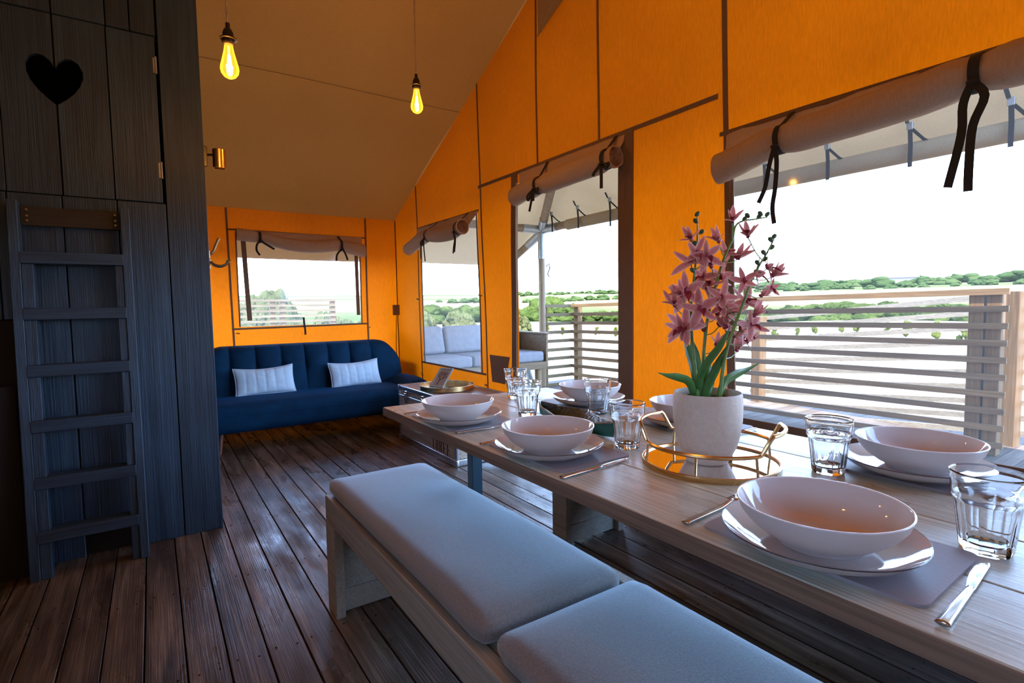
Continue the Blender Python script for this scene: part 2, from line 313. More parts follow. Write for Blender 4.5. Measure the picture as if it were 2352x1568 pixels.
def seamY(y0,z0,y1,z1,w=.014,t=.004,name='seam',parent=wr,mat=None):
    d=Vector((0,y1-y0,z1-z0)); L=d.length; n=max(2,int(L/.15)); nrm=Vector((0,-d.z,d.y)).normalized()*w/2; mb=MB(); R_=[]
    for i in range(n+1):
        p=Vector(PR(lerp(y0,y1,i/n),lerp(z0,z1,i/n))); q=[p+nrm-Vector((t,0,0)),p-nrm-Vector((t,0,0)),p-nrm+Vector((.004,0,0)),p+nrm+Vector((.004,0,0))]; R_.append([mb.b.verts.new(x) for x in q])
    for a,c in zip(R_,R_[1:]):
        for k in range(4): mb.b.faces.new((a[k],a[(k+1)%4],c[(k+1)%4],c[k]))
    return mb.ob(name,mat or M_hem,parent)
seamY(4.916,roofz(4.916),4.84,.02); seamY(3.706,roofz(3.706),3.60,.02); seamY(2.93,roofz(2.93),2.926,2.04); seamY(2.342,roofz(2.342),2.333,2.04)
seamY(1.547,roofz(1.547),1.45,.02,.024); seamY(3.71,2.041,1.545,2.041,.022); seamY(4.9,1.868,3.71,1.863,.014); seamY(1.535,1.866,-1.2,1.866,.018)
seamY(4.87,.563,3.64,.556,.016); seamY(1.50,.556,-1.1,.556,.045,.006)
seamY(4.822,1.84,4.788,.563,.016,.003,'opening_edge'); seamY(3.745,1.84,3.702,.563,.016,.003,'opening_edge'); seamY(1.475,1.85,1.450,.57,.018,.004,'opening_edge')
seamY(2.118,2.03,2.118,.01,.105,.012,'door_flap'); seamY(3.195,2.03,3.235,.01,.06,.016,'door_flap')
seamY(5.46,2.02,5.46,.01,.02,.004)
b=MB(); n=8
b.grid(lambda a,t:(RW-.012,lerp(3.573,3.284,a)+(.032*(1-t)*(1-a) if 0 else 0)+lerp(0,-.032,1-t)*(1-a)+lerp(0,.07,1-t)*a,lerp(.51,.721,t)),3,3)
b.ob('fabric_patch',M_hem,wr,label='square brown fabric patch sewn low on the canvas')
for y,z in ((4.90,1.18),(3.70,1.19),(4.85,.45),(3.63,.475)):
    MB().tube([(RW-.012,y,z),(RW-.03,y,z+.004),(RW-.035,y-.02,z),(RW-.012,y-.03,z-.006)],.006,6).ob('toggle',M_brass,wr,True)
# far wall
wf=struct('wall_far')
def PF(x,z): return (x,FY-.012*nz(x*1.5,z*1.3,9)+.004-.03*max(0,(1.0-z))*max(0,nz(x*7,.5,z))*.5,z)
b=MB()
for x0,x1,zs in ((-1.65,.665,[(0,2.03)]),(.665,1.81,[(0,.945),(1.80,2.03)]),(1.81,2.2,[(0,2.03)])):
    for z0,z1 in zs: sheet(b,PF,x0,x1,z0,z1,.1)
b.ob('canvas_panel',M_canvas,wf,True,180)
def seamX(x0,z0,x1,z1,w=.014,t=.004,name='seam',mat=None,parent=None):
    d=Vector((x1-x0,0,z1-z0)); n=max(2,int(d.length/.12)); nrm=Vector((-d.z,0,d.x)).normalized()*w/2; mb=MB(); R_=[]
    for i in range(n+1):
        p=Vector(PF(lerp(x0,x1,i/n),lerp(z0,z1,i/n))); q=[p+nrm-Vector((0,t,0)),p-nrm-Vector((0,t,0)),p-nrm+Vector((0,.004,0)),p+nrm+Vector((0,.004,0))]; R_.append([mb.b.verts.new(v) for v in q])
    for a,c in zip(R_,R_[1:]):
        for k in range(4): mb.b.faces.new((a[k],a[(k+1)%4],c[(k+1)%4],c[k]))
    return mb.ob(name,mat or M_hem,parent or wf)
seamX(.598,2.02,.622,.02,.016); seamX(1.872,2.02,1.868,.02,.016); seamX(.60,.925,1.868,.94,.016); seamX(.60,1.828,1.872,1.82,.014)
seamX(-.1,.0,-.1,2.02,.016); seamX(.668,1.80,.668,.945,.012,.003,'opening_edge'); seamX(1.808,1.80,1.808,.945,.012,.003,'opening_edge')
for x,z in ((.632,.885),(1.855,.90)): MB().tube([(x,FY-.012,z),(x+.01,FY-.03,z+.003),(x+.028,FY-.03,z)],.006,6).ob('toggle',M_brass,wf,True)
b=MB(); sheet(b,lambda x,z:(x,FY-.02,z),-1.65,2.18,0,.36,.2); mk('light_block_skirt_1',b.mesh('light_block_skirt_1',M_lightblock,True,180),kind='structure')  # added sheet that stops canvas glow reaching the floor under the sofa
b=MB(); sheet(b,lambda y,z:(RW-.02,y,z),5.45,3.28,0,.30,.2); sheet(b,lambda y,z:(RW-.02,y,z),2.05,-1.45,0,.53,.2); mk('light_block_skirt_2',b.mesh('light_block_skirt_2',M_lightblock,True,180),kind='structure')  # same along the right wall, added to keep orange light off the floor
# windows
b=MB(); sheet(b,PR,4.80,3.72,.555,1.86,.2); w1=mk('window_1',b.mesh('window_1',M_vinyl3,True,180),kind='structure')
b=MB(); sheet(b,PR,1.47,-1.0,.56,1.865,.2); w2=mk('window_2',b.mesh('window_2',M_vinyl,True,180),kind='structure')
b=MB(); sheet(b,PF,.665,1.81,.94,1.81,.2); w3=mk('window_3',b.mesh('window_3',M_vinyl2,True,180),kind='structure')
seamX(.725,1.80,.752,1.0,.040,.006,'zip',M_hem,w3); seamX(1.765,1.80,1.775,1.03,.034,.006,'zip',M_hem,w3)
MB().ribbon([(1.225,FY-.02,1.02),(1.228,FY-.018,.96),(1.232,FY-.03,.90),(1.235,FY-.022,.85)],.018,.002,(1,0,0)).ob('pull_strap',M_strap,w3)
# ceiling: tent roof
ce=struct('ceiling')
def PC(x,y): return (x,y,roofz(y)+.012*nz(x*.9,y*1.2,5)+(.0))
b=MB(); sheet(b,PC,-3.3,RW+.28,RY,6.3,.22); sheet(b,PC,-3.3,RW+.28,RY,-2.3,.22); b.ob('roof_canvas',M_roof,ce,True,180)  # extended unseen past the left wall to keep sun out of the fill opening
b=MB(); b.grid(lambda a,t:(lerp(-1.65,RW,a),3.99+lerp(-.004,.004,t),PC(lerp(-1.65,RW,a),3.99)[2]-.004),20,1); b.ob('seam',M_hem,ce)
MB().tube([(-1.65,RY,roofz(RY)-.06),(RW,RY,roofz(RY)-.06)],.05,12).ob('ridge_pole',M_logx,ce,True)
b=MB()
for ya,yb,zs in ((-1.47,-.5,[(0,None)]),(-.5,.5,[(0,1.1),(1.6,None)]),(.5,5.47,[(0,None)])):
    for za,zb in zs: b.grid(lambda a,t,ya=ya,yb=yb,za=za,zb=zb:(-1.66,lerp(ya,yb,a),lerp(za,zb if zb else roofz(lerp(ya,yb,a)),t)),8,4)
mk('wall_left_canvas',b.mesh('wall_left_canvas',M_roof),kind='structure')
b=MB()
for xa,xb,zs in ((-1.65,.5,[(0,2.03)]),(.5,1.0,[(0,1.2),(1.55,2.03)]),(1.0,RW,[(0,2.03)])):
    for za,zb in zs: b.grid(lambda a,t,xa=xa,xb=xb,za=za,zb=zb:(lerp(xa,xb,a),-1.47,lerp(za,zb,t)),4,4)
mk('wall_back',b.mesh('wall_back',M_roof),kind='structure')
b=MB(); b.quad((.5,-1.475,1.2),(1.0,-1.475,1.2),(1.0,-1.475,1.55),(.5,-1.475,1.55)); mk('back_fill_opening',b.mesh('back_fill_opening',M_vinyl3),kind='structure')  # clear pane added on the unseen back wall for fill light
b=MB(); b.quad((-1.665,-.5,1.1),(-1.665,.5,1.1),(-1.665,.5,1.6),(-1.665,-.5,1.6)); mk('left_fill_opening',b.mesh('left_fill_opening',M_vinyl3),kind='structure')  # second added pane, unseen left wall, neutral fill for the foreground
# dark plank wall (front of sleeping cabin)
WY=3.02; wl=struct('wall_left')
def plankwall(x0,x1,z0,z1,par=wl,y=WY,g=.0022,mat=M_blue): return MB().box((x0+g,y,z0),(x1-g,y+.022,z1),.002).ob('plank',mat,par)
def ztop(y=WY): return roofz(WY)-.03
for x0,x1,z0 in ((-1.6,-1.42,1.075),(-1.42,-1.24,1.075),(-1.24,-1.06,1.075),(-1.06,-.88,1.075),(-.88,-.70,1.075),(-.70,-.512,1.075),(-.512,-.475,1.075),(-.475,-.297,.0),(-.297,-.105,.115),(-.105,.082,0),):
    plankwall(x0,x1,z0,1.602)
plankwall(.082,.25,0,ztop())
for x0,x1 in ((-1.6,-1.42),(-1.42,-1.24),(-1.24,-1.06),(-1.06,-.88),(-.88,-.66)): plankwall(x0,x1,1.606,2.36)
for x0,x1 in ((-1.6,-1.36),(-1.36,-1.12),(-1.12,-.9),(-.9,-.7),(-.7,-.49),(-.49,-.292),(-.292,-.108),(-.108,-.02),(-.02,.078)): plankwall(x0,x1,2.364,ztop())
MB().box((-1.6,2.935,0),(-.478,2.975,.80),.003).box((-1.6,2.99,.80),(-.478,3.02,1.07)).ob('dark_opening_sheet',M_gap,wl)  # near-black sheets painting in the darkness of the opening beside the ladder

MB().box((-.9,WY+.03,0),(.24,WY+.05,1.6)).box((-.9,WY+.03,2.345),(.24,WY+.05,3.1)).box((-.9,WY+.45,1.6),(.227,WY+.47,2.6)).box((-.9,WY+.05,1.58),(.227,WY+.45,1.60)).ob('shade_backing',M_gap,wl)  # near-black sheets painting shade into the heart hole and plank gaps
for k in range(13):
    y0=WY+.022+k*.185
    MB().box((.228,y0+.002,0),(.25,min(y0+.183,FY-.03),roofz(min(y0+.183,FY-.03))-.02),.002).ob('plank',M_blue,wl)
MB().box((-.9,WY+.9,0),(.2,WY+.92,2.6)).ob('shade_inner_panel',M_gap,wl)  # further near-black sheet, interior darkness given by its colour
heart=[(0,.155),(.012,.178),(.034,.197),(.058,.200),(.080,.186),(.094,.158),(.094,.125),(.082,.090),(.06,.055),(.032,.025),(0,0)]
def leaf_door(name,side):
    d=struct(name); cx=-.291; s=side; g=.003
    inner=[(cx+s*g,1.606)]+[(cx+s*max(g,x),1.985+z) for x,z in heart[::-1]]+[(cx+s*g,2.358),(cx+s*.179,2.358),(cx+s*.179,1.606)]
    MB().prism(inner,.022,lambda x,z,h:(x,WY+h,z)).ob('plank',M_blue,d)
    a,b_=sorted((cx+s*.183,cx+s*.362)); MB().box((a,WY,1.606),(b_,WY+.022,2.358),.002).ob('plank',M_blue,d)
    for z in (1.755,2.23):
        x=cx+s*.363; h=MB(); h.tube([(x,WY-.005,z-.038),(x,WY-.005,z+.038)],.0045,8); h.box((x-.011,WY-.002,z-.034),(x+.004,WY+.0,z+.034)); h.ob('hinge',M_galv,d,True)
    return d
leaf_door('door_1',-1); leaf_door('door_2',1)
# ================================================================== LADDER
t=thing('wooden_ladder','dark blue-black wooden ladder leaning on the plank wall under the heart doors','ladder',(-.262,2.90,0))
def lean(z): return -.02+(z/1.56)*.085
def stile(x0,x1,z0,z1,y0,y1,name='stile'):
    P=lambda a,b_,c_:(lerp(x0,x1,a),lerp(y0,y1,b_)+lean(lerp(z0,z1,c_)),lerp(z0,z1,c_))
    bb=MB(); v=[bb.b.verts.new(P(a,b_,c_)) for c_ in (0,1) for b_ in (0,1) for a in (0,1)]
    for q in ((0,1,3,2),(4,6,7,5),(0,4,5,1),(2,3,7,6),(0,2,6,4),(1,5,7,3)): bb.b.faces.new([v[i] for i in q])
    bmesh.ops.bevel(bb.b,geom=list(bb.b.edges),offset=.002,segments=1,affect='EDGES'); return bb.ob(name,M_blue,t)
stile(-.203,-.170,0,1.56,-.03,.045); stile(.168,.200,0,1.56,-.03,.045)
rz=[1.351,1.12,.885,.656,.422,.20]
for i,z in enumerate(rz):
    y=lean(z); MB().box((-.172,-.034+y,z-.048),(.170,.045+y,z),.002).ob('rung',M_bluex,t)
    zb=(rz[i+1] if i<5 else .0); 
    for s in (-1,1):
        x0,x1=(-.170,-.132) if s<0 else (.138,.168); stile(x0,x1,zb,z-.049,-.022,.04,'cleat')
MB().box((-.170,.032+lean(1.5),1.465),(.168,.045+lean(1.5),1.545),.002).ob('top_board',M_brownboard,t)
for x in (-.15,.148):
    for z in (1.485,1.505,1.53): MB().lathe([(0,.004),(.005,.003),(.005,0)],8).ob('screw',M_brass,t,loc=(x,.031+lean(1.5),z)).rotation_euler=(rad(90),0,0)
# ================================================================== SIDE LAMP, HOOK, BOX
t=thing('wall_spotlight','small gold cylinder spotlight on the corner of the dark plank wall','lamp',(.25,3.12,1.865))
MB().box((0,-.03,-.05),(.018,.03,.05),.003).ob('back_plate',M_bakelite,t)
MB().tube([(.018,0,.015),(.045,0,.018)],.006,8).ob('arm',M_bakelite,t,True)
MB().lathe([(.0,.048),(.028,.048),(.030,.046),(.030,-.046),(.027,-.046),(.027,-.03),(0,-.03)],28).ob('shade',M_gold,t,True,loc=(.073,0,0))
t=thing('coat_hook','brass double coat hook on the corner of the dark plank wall','hook',(.25,3.085,1.35))
MB().lathe([(0,.012),(.012,.010),(.016,.002),(.016,0)],16).ob('mount',M_brass,t,True,loc=(0,0,.0)).rotation_euler=(0,rad(90),0)
MB().tube(catmull([(.006,0,.030),(.022,0,.045),(.036,0,.080),(.050,0,.112)]),[.005,.006]+[.007]*17,10).ob('upper_prong',M_brass,t,True)
for dy in (-.03,.03): 
    MB().tube(catmull([(.006,0,.0),(.022,dy*.5,-.02),(.05,dy,-.028),(.078,dy*1.4,-.016),(.09,dy*1.5,.004)]),[.006]*24+[.009],10).ob('lower_prong',M_brass,t,True)
MB().box((0,-.012,-.045),(.006,.012,.05),.003).ob('plate',M_brass,t)
t=thing('switch_pouch','small brown cover box on the canvas seam in the far corner','box',(2.165,5.425,1.075))
MB().box((-.035,-.02,-.055),(.035,.02,.055),.006,2).ob('cover',M_hem,t); MB().tube([(0,0,-.05),(-.005,.02,-.4),(.01,.02,-.75)],.004,6).ob('cable',M_hem,t)
# ================================================================== ROLLED BLINDS
def blind(name,label,axis,pts,r,flap,plane,straps,rsp=True,group=None):
    """pts: centre line of the roll; flap: (start,end,z) of the sewn top edge; axis 'y' (gable wall) or 'x' (far wall)"""
    o=Vector(pts[len(pts)//2]); t=thing(name,label,'blind',o,group=group); P=[p-o for p in catmull(pts,8)]; n=len(P); nn=28
    def rr(i,a): 
        s=P[i][1 if axis=='y' else 0]; k=0
        for st in straps: k=max(k,1-abs((st[0]-o[1 if axis=='y' else 0])-s)/.10)
        k=max(0,k); base=r if not isinstance(r,(list,tuple)) else lerp(r[0],r[1],i/(n-1))
        return base*(1-.28*k*k)*(1+.07*nz(s*6,math.cos(a)*1.2,math.sin(a)*1.2)+.05*math.sin(a*3+s*16)*(.3+k)+.07*max(0,k)*math.sin(a*7+s*40))
    U=Vector((1,0,0)) if axis=='y' else Vector((0,-1,0)); Z=Vector((0,0,1)); b=MB(); rings=[]
    for i in range(n):
        rings.append([b.b.verts.new(P[i]+(U*math.cos(2*PI*k/nn)+Z*math.sin(2*PI*k/nn)*1.05)*rr(i,2*PI*k/nn)) for k in range(nn)])
    for a,c in zip(rings,rings[1:]):
        for k in range(nn): b.b.faces.new((a[k],a[(k+1)%nn],c[(k+1)%nn],c[k]))
    for e in (0,-1):
        pr=rings[e]; cen=P[e]; inw=(P[1]-P[0]).normalized()*.03*(1 if e==0 else -1)
        for q,dp in ((.88,0),(.84,1)):
            nr=[b.b.verts.new(cen+(v.co-cen)*q*(1 if dp==0 else .95)+inw*dp) for v in rings[e]]
            for k in range(nn): b.b.faces.new((pr[k],pr[(k+1)%nn],nr[(k+1)%nn],nr[k]))
            pr=nr
        b.b.faces.new(pr)
    b.ob('roll',M_blind,t,True,60)
    for e in (0,-1):   # folds visible in the open end of the roll
        base=r if not isinstance(r,(list,tuple)) else r[0 if e==0 else 1]; b=MB(); d=(P[1]-P[0]).normalized()*(1 if e==0 else -1); pp=[]
        for k in range(40):
            a=k*.42; q=base*.80*(1-k/46); pp.append(P[e]+d*.004+(U*math.cos(a)+Z*math.sin(a))*q)
        rows=[[b.b.verts.new(p_),b.b.verts.new(p_+d*.028)] for p_ in pp]
        for a,c in zip(rows,rows[1:]): b.b.faces.new((a[0],c[0],c[1],a[1]))
        b.ob('fold',M_blind,t,True)
    # flap sheet between seam and roll
    f0,f1,fz=flap; b=MB()
    def PFp(a,v):
        s=lerp(f0,f1,a); i=min(n-1,int(a*(n-1))); q=P[i]; wv=.010*math.sin(s*23+v*3)*math.sin(v*PI)+.006*nz(s*9,v*3,1)
        if axis=='y': A=Vector((plane-o.x,s-o.y,fz-o.z)); B=Vector((q.x+.6*(plane-o.x-q.x),lerp(s-o.y,q.y,.85),q.z+.02))
        else: A=Vector((s-o.x,plane-o.y,fz-o.z)); B=Vector((lerp(s-o.x,q.x,.85),q.y+.6*(plane-o.y-q.y),q.z+.02))
        p=A.lerp(B,v)+(-U if axis=='y' else -U)*0; p=p+(Vector((-1,0,0)) if axis=='y' else Vector((0,-1,0)))*(wv+.012*v); return p
    b.grid(PFp,60,8); b.ob('flap',M_blind,t,True,180)
    W=Vector((0,1,0)) if axis=='y' else Vector((1,0,0)); In=Vector((-1,0,0)) if axis=='y' else Vector((0,-1,0))
    for st in straps:
        s,zt,tails,sw=st[0],st[1],st[2],st[3] if len(st)>3 else .022
        sl=s-(o.y if axis=='y' else o.x); i=min(range(n),key=lambda i:abs(P[i][1 if axis=='y' else 0]-sl)); c=P[i]; base=(r if not isinstance(r,(list,tuple)) else lerp(r[0],r[1],i/(n-1)))*.80
        pl_=plane-(o.x if axis=='y' else o.y); top=W*sl+(Vector((pl_,0,0)) if axis=='y' else Vector((0,pl_,0)))+Z*(zt-o.z)+In*.008; cc=Vector((c.x,sl,c.z)) if axis=='y' else Vector((sl,c.y,c.z))
        loop=[top]+[cc+(In*math.cos(a)+Z*math.sin(a))*(base+.008) for a in (1.5,1.0,.5,0,-.5,-1.0,-1.5)]+[cc-In*base*.9-Z*base*.6]
        sb=MB().ribbon(catmull(loop,4),sw,.0025,W).ob('strap',M_strap,t)
        kn=cc+(In*math.cos(-.55)+Z*math.sin(-.55))*(base+.018)
        MB().tube([kn-W*.014,kn,kn+W*.014],[.006,.011,.006],8).ob('knot',M_strap,t,True)
        for tl in tails:
            pts_=[kn]+[kn+W*a_+Z*b_+In*c_ for a_,b_,c_ in tl]
            MB().ribbon(catmull(pts_,4),sw*.8,.002,W*1.0+In*.25).ob('ribbon',M_strap,t)
    return t
blind('rolled_window_blind','long brown rolled blind tied above the big clear window','y',[(2.125,1.49,1.695),(2.115,1.40,1.705),(2.115,1.21,1.742),(2.11,.97,1.748),(2.11,.76,1.762),(2.11,.60,1.778),(2.11,.30,1.77),(2.115,-.2,1.745),(2.115,-.98,1.72)],.062,(1.50,-1.0,1.866),RW-.008,
 [(1.195,1.862,[[(.02,-.07,.0),(.035,-.15,0),(.06,-.21,.005)],[(-.01,-.06,.0),(-.012,-.16,.01),(.004,-.235,.0),(-.004,-.30,.0)]],.021),(.585,1.862,[[(.02,-.06,0),(.02,-.15,.005),(.05,-.30,.0)],[(-.03,-.05,.0),(-.005,-.13,0),(.0,-.24,.0),(.0,-.32,0)]],.028),(-.15,1.862,[[(.02,-.06,0),(.03,-.2,.005)],[(-.03,-.05,.0),(.0,-.24,.0)]],.034)])
blind('rolled_door_blind','brown rolled blind tied above the open doorway','y',[(2.13,3.10,1.855),(2.125,2.95,1.872),(2.12,2.72,1.875),(2.12,2.45,1.888),(2.12,2.2,1.895),(2.13,2.13,1.90)],.062,(3.14,2.12,2.03),RW-.01,
 [(2.80,2.03,[[(.05,-.03,.01),(.04,-.06,.01),(.0,-.01,.01)],[(-.05,-.03,.01),(-.06,-.0,.01),(0,.0,.01)],[(.02,-.06,0),(.045,-.13,0)],[(.0,-.04,0),(.0,-.07,0)]],.022),(2.18,2.03,[[(.04,-.04,.01),(.05,-.055,.01)],[(-.05,-.03,.01),(-.07,-.01,.01),(0,.0,.01)],[(-.005,-.05,0),(-.005,-.13,0)]],.024)])
blind('rolled_side_blind','short brown blind rolled crookedly above the narrow side window','y',[(2.10,4.90,1.665),(2.10,4.72,1.70),(2.10,4.50,1.742),(2.10,4.25,1.722),(2.10,4.02,1.716),(2.10,3.84,1.735),(2.08,3.77,1.735)],.058,(4.88,3.715,1.865),RW-.008,
 [(4.43,1.862,[[(.04,-.06,.01),(.07,-.17,.0)],[(.0,-.08,.0),(-.02,-.20,.0)],[(.03,-.03,.02),(-.01,-.06,.02),(0,0,0)]],.018),(3.865,1.862,[[(-.02,-.06,.0),(.0,-.12,.0),(.01,-.17,.0)],[(-.03,-.06,.0),(-.01,-.16,.0)]],.02)])
blind('rolled_far_blind','sagging brown rolled blind tied above the hazy far window','x',[(.66,5.37,1.775),(.80,5.375,1.765),(.93,5.38,1.745),(1.08,5.38,1.712),(1.25,5.38,1.698),(1.42,5.38,1.705),(1.56,5.38,1.722),(1.70,5.375,1.70),(1.82,5.37,1.675)],[.052,.062],(.66,1.83,1.825),FY-.01,
 [(.85,1.82,[[(-.03,-.04,0),(-.035,-.09,0),(-.01,-.135,0)],[(.04,-.03,0),(.115,-.075,0)]],.022),(1.585,1.82,[[(-.03,-.03,0),(-.055,-.07,0),(-.06,-.12,0)],[(.03,-.05,0),(.05,-.11,0)]],.022)])
# loose canvas corner high on gable
t=thing('loose_canvas_flap','beige canvas corner flap hanging high on the orange gable','flap',(2.17,2.8,3.0))
def PT(a,v):
    y0,z0=.066,lerp(-.16,.30,v); y1=lerp(.066,-1.0,v); return (-.004-.02*math.sin(a*PI)*v-.01*math.sin(a*18)*(1-a)*.4,lerp(y0,y1,a),min(z0,roofz(2.8+lerp(y0,y1,a))-3.0-.04))
MB().grid(PT,14,8).ob('cloth',M_porch,t,True,180); MB().tube([(-.008,.066,-.16),(-.02,-.45,.06),(-.008,-.95,.28)],.004,6).ob('hem',M_porch,t)
# ================================================================== PENDANT LAMPS
def pendant(loc,label):
    t=thing('pendant_bulb',label,'lamp',loc,group=None); top=roofz(loc[1])-loc[2]
    b=MB()
    for ph in (0,PI):
        pts=[(.0028*math.cos(k*.55+ph),.0028*math.sin(k*.55+ph),lerp(.098,top,k/150)) for k in range(151)]; b.tube(pts,.003,5)
    b.ob('cord',M_jute,t,True)
    MB().lathe([(0,.100),(.0075,.100),(.008,.082),(.013,.078),(.018,.066),(.019,.050),(.019,.048),(.029,.046),(.030,.042),(.022,.040),(.022,.030),(.019,.026),(.017,.024),(0,.024)],28).ob('lamp_holder',M_bakelite,t,True)
    MB().lathe([(.0,.026),(.013,.026),(.0145,.018),(.018,-.002),(.0245,-.028),(.0305,-.052),(.032,-.064),(.029,-.078),(.020,-.090),(.009,-.096),(0,-.097)],32).ob('bulb_glass',M_bulb,t,True,180)
    b=MB()
    for k in range(6):
        a=k*PI/3; b.tube([(.004*math.cos(a),.004*math.sin(a),-.012),(.0095*math.cos(a),.0095*math.sin(a),-.072)],.0011,6)
    b.ob('filament',M_fil,t); MB().lathe([(0,.02),(.005,.02),(.004,-.01),(.001,-.018),(0,-.07)],10).ob('glass_stem',M_warerim,t,True)
    L=bpy.data.lights.new('bulb_light','POINT'); L.energy=4.4; L.color=(1,.58,.24); L.shadow_soft_size=.012; lo=mk('bulb_light',L,t,(0,0,-.045))
    return t
pendant((.282,2.250,2.045),'glowing amber bulb pendant nearest the dark plank wall')
pendant((1.190,2.618,2.197),'glowing amber bulb pendant nearest the orange gable wall')
pendant((.75,.95,2.55),'glowing amber bulb pendant hanging over the dining table')
# ================================================================== SOFA
t=thing('velvet_sofa','navy velvet sofa bed with channel-tufted back under the far window','sofa',(1.14,4.8,0)); ox,oy=1.14,4.8
def stop(x):
    for e,s in ((2.06,1),(.27,-1)):
        d=(e-x)*s
        if d<.22: q=1-d/.22; return .785-.36*(1-math.sqrt(max(0,1-q*q)))
    return .785
def SB(a,v):
    x=lerp(.27,2.06,a); tz=stop(x); z=lerp(.30,tz,v); ph=(x-.529)/.2045 if x<1.756 else (x-1.756)/.34; s=abs(math.sin(PI*ph)); puff=s**.45; k=min(1,max(0,(z-.40)/.2)); 
    y=5.0+.30*(z-.36)-.045*puff*(.35+.65*k)-.014*math.exp(-((z-.60)/.05)**2)*puff
    rd=max(0,(v-.86)/.14); y+=.055*(1-math.sqrt(max(0,1-rd*rd)))*1.0
    ed=min(x-.27,2.06-x); y+=.05*max(0,1-ed/.05)**2
    # creases pulled at tuft points
    y+=.010*math.exp(-((s)/.25)**2)*math.exp(-((z-.61)/.04)**2)
    return (x-ox,y-oy,z)
b=MB(); b.grid(SB,240,28)
b.grid(lambda a,v:(lambda p:(p[0],(5.16+.26*((p[2])-.36))-oy if v>0 else p[1],p[2]))(SB(a,1) if True else None),240,1)
b.grid(lambda a,v:(lerp(.27,2.06,a)-ox,5.16+.26*(lerp(.30,stop(lerp(.27,2.06,a)),v)-.36)-oy,lerp(.30,stop(lerp(.27,2.06,a)),v)),60,6)
for xx in (0,1): b.grid(lambda a,v,xx=xx:(SB(xx,v)[0],lerp(SB(xx,v)[1],5.16+.26*(SB(xx,v)[2]-.36)-oy,a),SB(xx,v)[2]),3,8)
bmesh.ops.remove_doubles(b.b,verts=b.b.verts,dist=.0005); b.ob('backrest',M_velvet,t,True,75)
b=MB(); bb=bmesh.new(); bmesh.ops.create_cube(bb,size=1); bmesh.ops.subdivide_edges(bb,edges=bb.edges[:],cuts=14,use_grid_fill=True)
for v_ in bb.verts:
    X,Y,Z=v_.co; e=lambda q:math.copysign(abs(q*2)**1.0,q)/2
    rx=max(abs(X)*2-.90,0)/.10; ry=max(abs(Y)*2-.72,0)/.28; rzv=max(abs(Z)*2-.45,0)/.55
    k=math.sqrt(rx*rx+ry*ry+rzv*rzv); f=1 if k<=1 else 1/k
    def sh(q,lim,hi): 
        a_=abs(q)*2
        return q if a_<=lim else math.copysign((lim+(a_-lim)*f)/2,q)
    X,Y,Z=sh(X,.90,1),sh(Y,.72,1),sh(Z,.45,1); zz=.265+Z*.225+(.014*(1-(Y*2)**2) if Z>0 else 0)
    v_.co=(1.14+X*1.74-ox,4.775+Y*.56-oy,zz)
b.add(bb); b.ob('seat',M_velvet,t,True,180)
MB().tube(catmull([(.275-ox,4.62-oy,.300),(.30-ox,4.515-oy,.30),(.4-ox,4.497-oy,.298),(1.1-ox,4.494-oy,.298),(1.85-ox,4.497-oy,.295),(1.985-ox,4.52-oy,.295),(2.0-ox,4.65-oy,.295)]),.0035,6).ob('piping',M_velvet,t,True)
b=MB(); b.grid(lambda a,v:(lerp(1.84,2.13,a)-ox,lerp(4.5,4.98,v)-oy,.30+.165*math.sqrt(max(0,math.sin(PI*min(1,max(0,a*.86+.06)))))*(1-.15*(2*v-1)**4)),12,8)
b.grid(lambda a,v:(lerp(1.84,2.13,a)-ox,4.5-oy,lerp(.2,.30+.165*math.sqrt(max(0,math.sin(PI*min(1,max(0,a*.86+.06)))))*.85,v)),12,2); b.ob('arm_pad',M_velvet,t,True)
for x,y,dx,dy in ((.40,4.60,-.02,-.03),(1.86,4.60,.02,-.03),(.40,5.05,-.02,.02),(1.86,5.05,.02,.02)):
    MB().tube([(x+dx-ox,y+dy-oy,0),(x-ox,y-oy,.19)],[.011,.020],12).ob('leg',M_red,t,True)
MB().prism([(-.025,0),(.02,.0),(.028,-.03),(.012,-.085),(-.02,-.055)],.002,lambda x,z,h:(x+.10,.09+h,z+.165)).ob('care_tag',M_white,t)
def pillow(loc,rot,label):
    t=thing('lumbar_pillow',label,'pillow',loc,group=None); t.rotation_euler=rot; W_,H_,T_=.235,.125,.055
    def S(sg):
        def f(u,v):
            a=u*2-1;c=v*2-1; e=(1-a*a)**.42*(1-c*c)**.42 if abs(a)<1 and abs(c)<1 else 0
            pin=1-.10*(1-a*a)*abs(c)**2; x=W_*a*(1-.05*(1-c*c)); z=H_*c*pin
            q=abs(math.sin(PI*(a*3.0)))**.3
            return (x,sg*(T_*e*(.90+.10*q)+.004*nz(a*4,c*4,sg)*e),z-.012*(1-a*a)*(c>0)*c)
        return f
    b=MB(); b.grid(S(-1),48,20); b.grid(S(1),48,20); bmesh.ops.remove_doubles(b.b,verts=b.b.verts,dist=.0004); b.ob('cover',M_pillow,t,True,180)
    f=S(1); ed=[f(i/24,0) for i in range(25)]+[f(1,j/12) for j in range(1,13)]+[f(1-i/24,1) for i in range(1,25)]+[f(0,1-j/12) for j in range(1,13)]
    MB().tube(ed,.005,6,False).ob('piping',M_pillow,t,True)
pillow((.772,4.925,.497),(rad(-20),rad(-1.5),rad(0)),'pale blue quilted lumbar pillow on the sofa beside the dark wall')
pillow((1.548,4.935,.492),(rad(-20),rad(-1.8),rad(2)),'pale blue quilted lumbar pillow on the sofa nearer the trunk')
